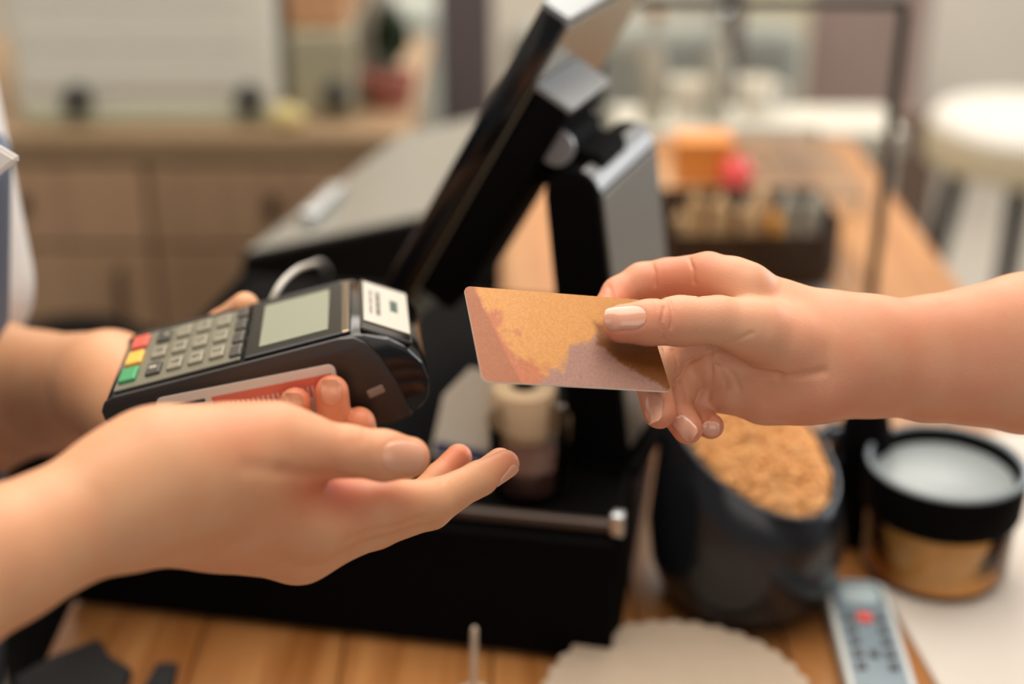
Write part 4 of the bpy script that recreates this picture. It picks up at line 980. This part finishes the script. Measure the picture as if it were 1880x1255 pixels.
# padded stool
sc_ = np.array([.945, 2.52, 0]); stl = thing('bar_stool', sc_, 'round white padded stool with black legs at the right', 'stool')
lathe('seat', [(0, .66), (.165, .66), (.175, .67), (.178, .735), (.165, .75), (.10, .757), (0, .76)], T(*sc_), mat('white_vinyl', (206, 201, 192), .35, var=.02), stl, n=56, closed=False)
lathe('seat_band', [(.1785, .665), (.1815, .668), (.1815, .722), (.1785, .727)], T(*sc_), mat('cream_band', (186, 172, 144), .55, var=.06), stl, n=56, closed=False)
for k in range(4):
    a = math.radians(70+90*k); d = np.array([math.cos(a), math.sin(a), 0]); tube('leg', [sc_+d*.11+np.array([0, 0, .66]), sc_+d*.185], .019, M_matte, stl, n=12)
tube('foot_ring', [sc_+np.array([.158*math.cos(t), .158*math.sin(t), .25]) for t in np.linspace(0, 2*math.pi, 40, endpoint=False)], .008, M_matte, stl, cyclic=True, n=8)

def armchair(x, y, rz, c, label, wd=.62):
    t = thing('armchair', (x, y, 0), label, 'chair', 'far room chairs'); m_ = mat('fabric_%d_%d_%d' % c, c, .85, var=.08, scale=20, bump=.2, bscale=300); ml = mat('dark_wood_leg', (58, 42, 34), .5)
    M0 = T(x, y, 0, rz)
    box('seat', M0 @ Matrix.Translation((0, 0, .36)), (wd-.12, .52, .16), m_, t, bev=.04, seg=3); box('backrest', M0 @ Matrix.Translation((0, .27, .56)), (wd, .12, .52), m_, t, bev=.045, seg=3)
    for s in (-1, 1): box('armrest', M0 @ Matrix.Translation((s*(wd/2-.04), 0, .43)), (.09, .56, .30), m_, t, bev=.035, seg=3)
    for s in (-1, 1):
        for q in (-1, 1): tube('leg', [M0 @ Vector((s*(wd/2-.07), q*.21, .285)), M0 @ Vector((s*(wd/2-.05), q*.24, 0))], [.02, .014], ml, t, n=10)
    return t
armchair(.30, 3.25, math.pi, (138, 138, 130), 'grey upholstered armchair beyond the glass screen')
armchair(.92, 4.28, math.pi, (136, 114, 106), 'dusty pink armchair in the far room', .5)
armchair(-.48, 3.5, math.pi*1.05, (168, 172, 162), 'pale sage armchair beyond the till monitor', .56)
def post(x, y, w, h, c, name, label, cat):
    t = thing(name, (x, y, 0), label, cat); m_ = mat(name+'_paint', c, .6, var=.08)
    box('panel', T(x, y, h/2), (w, .05, h), m_, t, bev=.004); box('foot', T(x, y, .015), (w+.04, .16, .03), m_, t, bev=.004); return t
post(.42, 2.75, .05, 1.05, (84, 66, 58), 'wooden_post', 'dark brown wooden post beyond the glass screen', 'post')
post(-.085, 2.62, .10, 1.15, (82, 74, 76), 'dark_partition', 'dark purple-grey partition panel beyond the till monitor', 'partition')
post(.86, 3.0, .14, .62, (104, 84, 72), 'brown_screen', 'brown low screen between the glass screen and the stool', 'screen')
cb = thing('cream_cabinet', (.66, 3.78, 0), 'small cream cabinet seen through the glass screen', 'cabinet')
box('body', T(.66, 3.78, .42), (.20, .3, .72), mat('cream_paint', (198, 186, 158), .5), cb, bev=.006); box('door', T(.66, 3.622, .42), (.18, .016, .68), MATS['cream_paint'], cb, bev=.003)
tube('knob', [(.73, 3.615, .5), (.73, 3.595, .5)], .012, MATS['dark_bronze'], cb)
for s in (-1, 1):
    for q in (-1, 1): box('leg', T(.66+s*.08, 3.78+q*.12, .03), (.03, .03, .06), MATS['dark_wood_leg'], cb, bev=.002)
